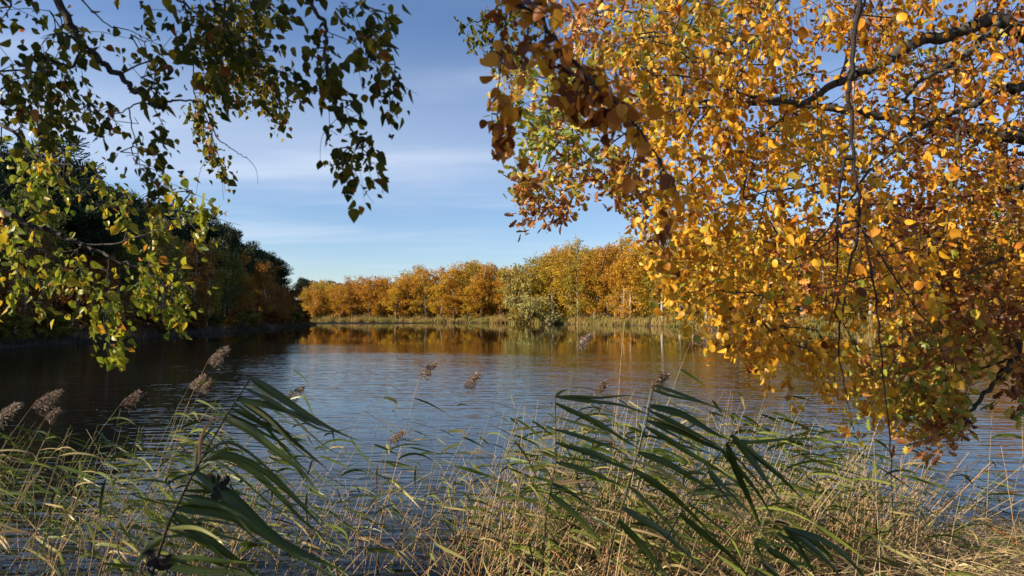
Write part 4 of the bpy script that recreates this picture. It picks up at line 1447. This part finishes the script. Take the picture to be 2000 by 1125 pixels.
GRP = 'reeds along the near shore'
KEY = [  # top x, top y, foot x, distance, leaves, plume size, dry, label
    (60, 797, -130, 7.0, 7, 1.5, 0, 'leaning reed with a pale drooping plume, at the left edge over dark water'),
    (-8, 815, -200, 6.9, 5, 1.3, 0, 'reed whose pale plume just enters at the left edge of the picture'),
    (88, 818, -60, 6.7, 6, 1.0, 0, 'reed with a small pale plume below the larger plume at the left edge'),
    (235, 790, 30, 6.8, 8, 1.2, 0, 'leaning reed with a pinkish feathery plume and green leaves in the left reeds'),
    (404, 710, 250, 7.0, 9, 1.25, 0, 'tall slim reed with a tan plume against the dark water right of the birch boughs'),
    (368, 757, 225, 7.4, 8, 0.9, 0, 'reed with a faint tan plume just left of the tall slim plumed reed'),
    (552, 790, 470, 7.2, 9, 1.2, 0, 'reed with a brown plume behind the big dark reed leaves'),
    (575, 702, 520, 7.0, 12, 0, 0, 'tall reed without plume, short leaves streaming right over open water'),
    (762, 716, 690, 7.0, 10, 0, 0, 'slender reed with green leaves at its tip left of the middle of the lake'),
    (820, 735, 730, 6.8, 8, 1.0, 1, 'reed with long tan curled leaves and a thin brown plume near mid-lake'),
    (905, 757, 800, 7.0, 7, 1.15, 0, 'reed with one feathery brown plume standing clear on the blue water'),
    (982, 732, 880, 7.0, 12, 0, 0, 'plumeless reed with a green leaf fan at its top, centre of the picture'),
    (1125, 682, 1060, 6.4, 9, 1.15, 0, 'tallest plumed reed in the centre, its plume before the golden reflection'),
    (1160, 768, 1080, 7.2, 9, 0.9, 0, 'reed with a faint low plume right of the tallest central reed'),
    (1345, 678, 1190, 5.6, 11, 1.3, 0, 'tall reed with a dark arched plume beneath the golden birch foliage'),
    (1272, 757, 1180, 4.6, 9, 0.8, 0, 'dark-stemmed reed with a small arched dark plume above broad leaves'),
    (1226, 575, 1180, 6.4, 0, 0, 1, 'tall bare pinkish stalk rising above all other reeds'),
    (1440, 690, 1400, 6.8, 9, 0, 0, 'thin upright reed in front of the hanging golden leaves'),
    (1560, 700, 1440, 6.8, 11, 0, 0, 'tall pale green reed stem crossing behind the golden birch foliage'),
    (1725, 838, 1500, 5.8, 0, 0, 1, 'bright straw-coloured stalk slanting up to the right under the golden foliage'),
    (1712, 845, 1480, 5.9, 0, 0, 1, 'second bright straw stalk slanting beside its brighter twin'),
    (1780, 640, 1640, 6.2, 0, 0, 1, 'pinkish bare stalk slanting up into the oak leaves'),
    (1940, 760, 1920, 6.6, 5, 0, 0, 'upright green reed on open water under the oak branch'),
    (1995, 780, 2000, 6.0, 2, 0, 1, 'pale upright stalk at the right edge'),
    (1955, 870, 1985, 6.3, 1, 0, 1, 'brown stalk with bent tip near the right edge'),
]
for tx, ty, fx, d, nl, pl, dry, lab in KEY:
    b = foot(fx, d)
    top = P(tx, ty, d)
    st = stem_curve(b, top, 1.35)
    o = link_reed('reed', b, reed_parts(st, nl, pl, dry))
    tag(o, lab, 'reed', GRP)

# ---- broad dark reeds close to the eye, every leaf a part, shade put into low tints
NEAR = [
    dict(stem=[(285, 1160), (330, 1020), (375, 930), (440, 815), (490, 738)], d=2.2, r=0.0045,
         label='large dark shaded reed close to the viewer, broad leaves streaming right, lower left',
         leaves=[([(492, 742), (540, 770), (610, 822), (660, 850), (712, 862)], 34, 0.14), ([(472, 784), (520, 792), (580, 812), (640, 838)], 30, 0.12),
                 ([(500, 796), (545, 830), (600, 890), (655, 935)], 30, 0.15), ([(460, 808), (510, 826), (560, 850), (610, 880)], 20, 0.2),
                 ([(462, 832), (500, 842), (545, 885), (600, 930), (645, 985)], 34, 0.16), ([(400, 940), (432, 880), (480, 892), (540, 950), (600, 1020), (660, 1060)], 36, 0.22),
                 ([(405, 930), (435, 872), (500, 890), (560, 950), (620, 1020), (660, 1062)], 26, 0.3), ([(365, 975), (410, 978), (450, 998), (500, 1040)], 34, 0.3),
                 ([(350, 996), (400, 992), (460, 1010), (560, 1070), (690, 1135)], 40, 0.14), ([(430, 948), (470, 985), (530, 1050), (610, 1085), (700, 1130)], 44, 0.12),
                 ([(300, 1092), (370, 1082), (440, 1092), (505, 1108)], 26, 0.25), ([(396, 905), (396, 850), (425, 812), (458, 836)], 14, 0.95),
                 ([(300, 1040), (278, 1070), (262, 1100), (258, 1145)], 28, 0.2), ([(330, 1040), (400, 1060), (440, 1085), (480, 1140)], 18, 0.9),
                 ([(360, 1010), (420, 1060), (470, 1100), (520, 1160)], 40, 0.15), ([(320, 1110), (420, 1120), (480, 1118), (560, 1140)], 30, 0.5)]),
    dict(stem=[(1055, 1160), (1068, 1000), (1086, 900), (1085, 775)], d=3.1, r=0.0032,
         label='dark reed with upright stem and long green leaves, left edge of the central dark clump',
         leaves=[([(1085, 780), (1095, 765), (1112, 756)], 13, 0.1), ([(1092, 775), (1160, 778), (1220, 790), (1290, 812)], 16, 0.2),
                 ([(1092, 790), (1140, 812), (1200, 845), (1260, 880)], 18, 0.25), ([(1112, 840), (1180, 860), (1240, 900)], 17, 0.2),
                 ([(1092, 870), (1160, 880), (1230, 905), (1290, 950)], 20, 0.15), ([(1100, 905), (1170, 920), (1240, 960)], 20, 0.3),
                 ([(1065, 965), (1110, 990), (1160, 1040), (1210, 1085)], 24, 0.45), ([(1075, 940), (1120, 935), (1170, 950)], 16, 0.85)]),
    dict(stem=[(1175, 1160), (1195, 1060), (1225, 960), (1262, 830), (1278, 752)], d=3.2, r=0.0034,
         label='dark reed with the broadest arching leaves, middle of the central dark clump',
         leaves=[([(1240, 742), (1300, 760), (1380, 785), (1450, 812)], 15, 0.15), ([(1280, 790), (1340, 800), (1400, 840), (1440, 870)], 30, 0.12),
                 ([(1276, 800), (1350, 830), (1420, 880), (1480, 930)], 28, 0.15), ([(1270, 820), (1330, 838), (1410, 880), (1480, 905)], 22, 0.18),
                 ([(1262, 840), (1320, 862), (1400, 910), (1460, 960)], 22, 0.2), ([(1250, 880), (1310, 890), (1370, 930), (1440, 1000)], 26, 0.25),
                 ([(1235, 920), (1300, 945), (1360, 1000), (1420, 1075)], 26, 0.2), ([(1215, 990), (1270, 1010), (1330, 1060), (1400, 1130)], 30, 0.15),
                 ([(1205, 1020), (1250, 1060), (1290, 1110), (1330, 1150)], 26, 0.4), ([(1228, 950), (1250, 965), (1262, 990), (1300, 1010)], 14, 0.9)]),
    dict(stem=[(1290, 1080), (1330, 1000), (1380, 925), (1430, 850)], d=2.9, r=0.0034,
         label='dark reed with a stiff black-green leaf fan, right side of the central dark clump',
         leaves=[([(1430, 848), (1470, 890), (1505, 940), (1535, 1000)], 30, 0.05), ([(1432, 852), (1490, 900), (1540, 945), (1580, 985)], 24, 0.08),
                 ([(1420, 870), (1440, 930), (1470, 990), (1490, 1040)], 28, 0.08), ([(1405, 880), (1440, 900), (1490, 960), (1520, 1030)], 22, 0.1),
                 ([(1430, 870), (1500, 865), (1560, 858), (1610, 852)], 14, 0.35), ([(1355, 965), (1400, 955), (1450, 965), (1500, 980)], 14, 0.55),
                 ([(1350, 900), (1400, 930), (1460, 985), (1500, 1040)], 22, 0.15), ([(1320, 890), (1330, 920), (1338, 960)], 16, 0.2),
                 ([(1330, 1000), (1380, 1040), (1440, 1090), (1480, 1150)], 24, 0.2)]),
    dict(stem=[(1440, 1200), (1470, 1130), (1500, 1070), (1530, 1030)], d=3.0, r=0.0034,
         label='dark green reed tuft at the bottom edge, right of the central dark clump',
         leaves=[([(1490, 1066), (1540, 1090), (1590, 1140)], 26, 0.08), ([(1530, 1030), (1580, 1050), (1630, 1090), (1660, 1150)], 30, 0.1),
                 ([(1570, 1040), (1610, 1060), (1640, 1110)], 28, 0.12), ([(1480, 1090), (1520, 1120), (1560, 1160)], 30, 0.06),
                 ([(1600, 1020), (1650, 1050), (1690, 1110), (1700, 1150)], 24, 0.15), ([(1430, 1010), (1470, 1050), (1500, 1110)], 22, 0.2)]),
]
for k in NEAR:
    d = k['d']
    pts = px_line(k['stem'], d)
    base = np.array(pts[0])
    g0 = gz(base[0], base[1])
    base[0] -= 0.25 * max(0, base[2] - g0)
    base[2] = g0 - 0.02
    root = empty('reed', base)
    sm = MB()
    line = np.vstack([base, pts])
    uu = np.linspace(0, 1, 40)
    line = np.stack([np.interp(uu, np.linspace(0, 1, len(line)), line[:, j]) for j in range(3)], 1)
    sm.tube(line - base, np.linspace(k['r'] * 1.15, k['r'] * 0.5, 40), 7, 0.0)
    sm.build('stem', M['reed_stem'], root, True)
    lv_ = list(k['leaves'])
    for (la, wa, ta), (lb, wb, tb_) in zip(k['leaves'][:-1], k['leaves'][1:]):
        for _ in range(2 if d < 2.5 else 1):
            f = rng.uniform(0.1, 0.9)
            src = la if f < 0.5 else lb
            o2 = (np.array(lb[0]) - np.array(la[0])) * (f if src is la else f - 1)
            st2 = rng.uniform(0.6, 1.0)
            pt0 = np.array(src[0], float)
            bend = rng.normal(0, 26)
            lv_.append(([tuple(pt0 + o2 + (np.array(q_) - pt0) * st2 + np.array([0, bend * (j / (len(src) - 1)) ** 2])) for j, q_ in enumerate(src)],
                        rng.uniform(9, 16), float(np.clip(rng.normal(0.22, 0.22), 0, 0.95))))
    for lp, wpx, t_ in lv_:
        dd = d + np.linspace(0, rng.normal(0.10, 0.12), len(lp))
        q = np.array(px_line(lp, dd))
        ext = np.vstack([2 * q[0] - q[1], q, 2 * q[-1] - q[-2]])
        u = np.linspace(0, len(q) - 1, 14)
        out = []
        for a in u:
            i = min(int(a), len(q) - 2)
            f = a - i
            p0, p1, p2, p3 = ext[i:i + 4]
            out.append(0.5 * (2 * p1 + (p2 - p0) * f + (2 * p0 - 5 * p1 + 4 * p2 - p3) * f * f + (3 * p1 - p0 - 3 * p2 + p3) * f ** 3))
        out = np.array(out)
        v = np.linspace(0, 1, 14)
        if t_ < 0.9:
            kk = 0.55 if d > 2.5 else 0.2
            out = (1 - kk) * out + kk * (q[0] + (q[-1] - q[0]) * v[:, None])
        near_ = line[np.argmin(((line - out[0]) ** 2).sum(1))]
        out += (near_ - out[0]) * ((1 - v) ** 3)[:, None]
        out += np.array([0, 0.010, 0.008])[None] * np.sin(v * rng.uniform(4, 9) + rng.uniform(0, 6))[:, None] * v[:, None]
        w = wpx * 0.54 * d / F * np.interp(v, [0, 0.08, 0.22, 0.5, 0.78, 1.0], [0.35, 0.8, 1.0, 0.74, 0.33, 0.01])
        tan = unit(np.gradient(out, axis=0))
        face = unit(np.cross(tan, np.array([rng.normal(0, 0.25), -1.0, 0.35 + rng.normal(0, 0.25)])))
        lm = MB()
        t_ = t_ * (0.5 if t_ < 0.5 else 1)  # lowers the green tints to paint in the near reeds' shade
        streak_ = np.array([0.05, -0.03, 0.07, 0.10, 0.0, 0.05, -0.02]) + rng.normal(0, 0.03, 7)
        tip_ = np.where(v > rng.uniform(0.7, 1.0), 0.5, 0.0)
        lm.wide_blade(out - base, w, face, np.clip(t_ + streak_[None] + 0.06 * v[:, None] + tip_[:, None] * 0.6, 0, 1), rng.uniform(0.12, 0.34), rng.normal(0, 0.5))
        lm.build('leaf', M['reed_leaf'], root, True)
    tag(root, k['label'], 'reed', GRP)
# dead curled leaf knots caught on the big dark reed
for px, py, r_, lab in [(422, 948, 0.022, 'black curled dead leaf caught on the big dark reed'), (300, 1100, 0.03, 'black crumpled leaf clump at the foot of the big dark reed')]:
    c = P(px, py, 2.18)
    km = MB()
    for i in range(9):
        a = rng.uniform(0, 6.28)
        d0 = unit(np.array([math.cos(a), 0.3 * rng.normal(), math.sin(a)]))
        q = c + rng.normal(size=3) * r_ * 0.5
        reed_blade(km, q, d0, unit(np.array([-d0[2], 0.2, d0[0]]) - d0 * 0.5), r_ * 2.4, r_ * 0.8, rng.uniform(0, 0.3), rng.normal(0.5, 1), 7)
    tag(km.build('dead_leaf', M['bark_twig']), lab, 'dead leaf')

# ---- the rest of the reed bed: prototypes copied one by one
PROTO = {}
for kind, n in (('green', 9), ('yellow', 6), ('plumed', 4), ('straw', 6)):
    PROTO[kind] = []
    for i in range(n):
        lean = rng.uniform(0.15, 0.65)
        st = stem_curve(np.zeros(3), np.array([1.75 * lean, rng.normal(0, 0.10), 1.75]), 1.4)
        nl = {'green': int(rng.integers(9, 14)), 'yellow': int(rng.integers(7, 12)), 'plumed': int(rng.integers(7, 11)), 'straw': int(rng.integers(0, 3))}[kind]
        parts = reed_parts(st, nl, 1.1 if kind == 'plumed' else 0, kind in ('yellow', 'straw'))
        PROTO[kind].append(dict(root=None, parts=parts))

XT = [-80, 250, 350, 480, 600, 760, 900, 1000, 1100, 1300, 1500, 1700, 1850, 2080]
YT = [820, 830, 750, 770, 770, 790, 830, 800, 760, 750, 770, 815, 870, 890]
DX = [-80, 300, 500, 700, 900, 1050, 1300, 1650, 1800, 2080]
DW = [0.6, 0.85, 0.6, 0.5, 0.6, 1.3, 1.7, 1.7, 0.6, 0.4]
spots = []
while len(spots) < 680:
    px = rng.uniform(-120, 2080)
    if rng.random() * 1.7 > np.interp(px, DX, DW):
        continue
    d = rng.uniform(5.9, 9.2)
    ty = np.interp(px, XT, YT) + 290 * rng.beta(1.0, 1.7)
    h = CAM[2] + (614 - ty) / F * d
    u = rng.random()
    if px < 950:
        kind = 'green' if u < 0.58 else 'yellow' if u < 0.80 else 'plumed' if u < 0.83 else 'straw'
    else:
        kind = 'green' if u < 0.58 else 'yellow' if u < 0.74 else 'plumed' if u < 0.69 else 'straw'
    lean_px = px - rng.uniform(20, 150)
    b = foot(lean_px, d)
    spots.append((d, kind, b, max(0.5, h - b[2]), px, ty))
for i in range(14):
    px = rng.uniform(1280, 1960)
    d = rng.uniform(4.2, 5.8)
    ty = rng.uniform(840, 1000)
    b = foot(px - rng.uniform(20, 120), d)
    spots.append((d, 'green', b, max(0.45, CAM[2] + (614 - ty) / F * d - b[2]), px, ty))
spots.sort(key=lambda q: q[0] / q[3])
ZONES = [(250, 'in the sparse left reeds'), (480, 'left of the big dark reed'), (760, 'behind the big dark reed leaves'), (1060, 'on open water between the dark clumps'),
         (1330, 'behind the central dark clump'), (1580, 'right of the central dark clump'), (1790, 'under the golden birch foliage'), (9999, 'in the thin reeds at far right')]
KLAB = {'green': 'slender green-leaved reed leaning with the wind', 'yellow': 'yellowing reed with tan dry leaves',
        'plumed': 'green reed topped by a brown plume', 'straw': 'bare straw-coloured reed stalk'}
NIND = 300 - len(KEY) - len(NEAR)
rest = {'stem': MB(), 'foliage': MB(), 'plume': MB()}


def hull(mbx, s, rz, b, dst):
    c_, s_ = math.cos(rz), math.sin(rz)
    Rm = np.array([[c_, -s_, 0], [s_, c_, 0], [0, 0, 1]])
    for v, i, k, t_ in zip(mbx.V, mbx.I, mbx.K, mbx.T):
        n0 = dst.n
        dst.V.append((v * s) @ Rm.T + b)
        dst.K.append(k); dst.T.append(t_)
    dst.I += [i + dst.n for i in mbx.I]
    dst.n += mbx.n


for i, (d, kind, b, h, px, ty) in enumerate(spots):
    pr = PROTO[kind][int(rng.integers(len(PROTO[kind])))]
    rz = rng.normal(0, 0.35) + (rng.uniform(-1.2, 2.6) if kind == 'straw' else 0)
    s_h = h / 1.75
    s_w = 0.5 + 0.5 * s_h
    if i < NIND:
        if pr['root'] is None:
            import copy
            pr['root'] = link_reed('reed', np.zeros(3), copy.deepcopy(pr['parts']))
            o = pr['root']
        else:
            o = copy_tree(pr['root'])
        o.location = b
        o.rotation_euler = (0, 0, rz)
        o.scale = (s_w, s_w, s_h)
        zone = next(z for lim, z in ZONES if px < lim)
        tag(o, f'{KLAB[kind]}, {zone}', 'reed', GRP)
    else:
        for nm, mbx in zip(('stem', 'foliage', 'plume'), pr['parts']):
            if mbx is not None:
                hull(mbx, np.array([s_w, s_w, s_h]), rz, b, rest[nm])
# finer stalks and blades that nobody could count
for i in range(900):
    px = rng.uniform(880, 1780) if rng.random() < 0.82 else rng.uniform(-80, 900)
    d = rng.uniform(6.2, 8.8)
    b = foot(px, d)
    hh = rng.uniform(0.25, 1.15) * (1.0 if px > 900 else 0.8)
    tp_ = b + np.array([rng.normal(0.20, 0.38) * hh * 1.6, rng.normal(0, 0.25) * hh, hh])
    rest['stem'].edges(b[None], tp_[None], [0.0050], [0.0030], float(np.clip(rng.normal(0.75, 0.16), 0, 1)), 4)
    if rng.random() < 0.7:
        p = b + (tp_ - b) * rng.uniform(0.3, 1.0)
        reed_blade(rest['foliage'], p, unit(np.array([0.5, rng.normal(0, 0.4), 0.7])), unit(np.array([1, rng.normal(0, 0.4), rng.uniform(-0.7, 0.3)])),
                   rng.uniform(0.15, 0.36), rng.uniform(0.008, 0.018), float(np.clip(rng.normal(0.55, 0.28), 0, 1)), rng.normal(0.6, 0.6), 6)
rb = empty('reed_bed')
tag(rb, 'mass of smaller reeds filling the near shore between the taller ones', 'reeds', kind='stuff')
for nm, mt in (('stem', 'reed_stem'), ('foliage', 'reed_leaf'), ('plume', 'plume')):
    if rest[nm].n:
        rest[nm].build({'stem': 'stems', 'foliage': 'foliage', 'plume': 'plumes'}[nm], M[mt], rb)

# ---- fallen straw on the bank at lower right, red leaves afloat
sm = MB()
n = 5200
x = rng.uniform(0.3, 9.0, n)
sd_ = rng.uniform(-0.8, 2.6, n)
y = np.interp(x, [-3, 0.6, 1.8, 3.5, 7, 15], [5.4, 6.0, 7.0, 7.5, 8.0, 10]) - sd_
z = np.maximum(ground_z(x, y), 0.005) + 0.02 + rng.random(n) ** 1.5 * 0.22 * np.clip(sd_ + 0.7, 0.1, 1)
a = rng.normal(0.25, 0.75, n)
ln = rng.uniform(0.12, 0.75, n)
dv = np.stack([np.cos(a), np.sin(a), rng.normal(0.0, 0.22, n)], 1) * ln[:, None] * 0.5
c = np.stack([x, y, z], 1)
half = n // 2
sm.edges(c[:half] - dv[:half], c[:half] + dv[:half], rng.uniform(0.0015, 0.0036, half), rng.uniform(0.001, 0.003, half), np.repeat(rng.random(half), 8), 4)
w = unit(np.cross(dv[half:], np.array([0, 0, 1.0]) + rng.normal(size=(n - half, 3)) * 0.6)) * rng.uniform(0.003, 0.011, (n - half, 1))
v = np.stack([c[half:] - dv[half:] - w * 0.4, c[half:] - dv[half:] + w * 0.4, c[half:] + w + np.array([0, 0, 0.02]), c[half:] + dv[half:], c[half:] - w + np.array([0, 0, 0.02])], 1)
m_ = n - half
sm.add(v.reshape(-1, 3), (np.arange(m_)[:, None] * 5 + np.array([0, 1, 2, 4, 4, 2, 3])[None]).ravel(), [4, 3] * m_, np.repeat(rng.random(m_), 5))
tag(sm.build('straw_litter', M['straw']), 'tangled fallen reed straw lying on the bank at lower right', 'straw', kind='stuff')
fm = MB()
n = 460
q = np.array([P(a_, b_, 1.0) - CAM for a_, b_ in zip(rng.uniform(880, 1420, n), rng.normal(1066, 20, n))])
pos = CAM + q * (CAM[2] / -q[:, 2])[:, None] + np.array([0, 0, 0.008])
fm.leaves(BIRCH, pos, unit(np.concatenate([rng.normal(size=(n, 2)), rng.normal(0, 0.08, (n, 1))], 1)), np.array([0, 0, 1.0]) + rng.normal(size=(n, 3)) * 0.15,
          rng.uniform(0.03, 0.07, n), rng.random(n))
n = 150
dd = rng.uniform(7.0, 26.0, n) ** 1.0
pos = np.stack([rng.uniform(-0.75, 0.75, n) * dd, dd, np.full(n, 0.006)], 1)
fm.leaves(ROUND, pos, unit(np.concatenate([rng.normal(size=(n, 2)), rng.normal(0, 0.05, (n, 1))], 1)), np.array([0, 0, 1.0]) + rng.normal(size=(n, 3)) * 0.12,
          rng.uniform(0.03, 0.06, n), rng.random(n))
tag(fm.build('fallen_leaves', M['dead_leaf']), 'red-brown fallen leaves drifting on the water among the reed stems', 'leaves', kind='stuff')
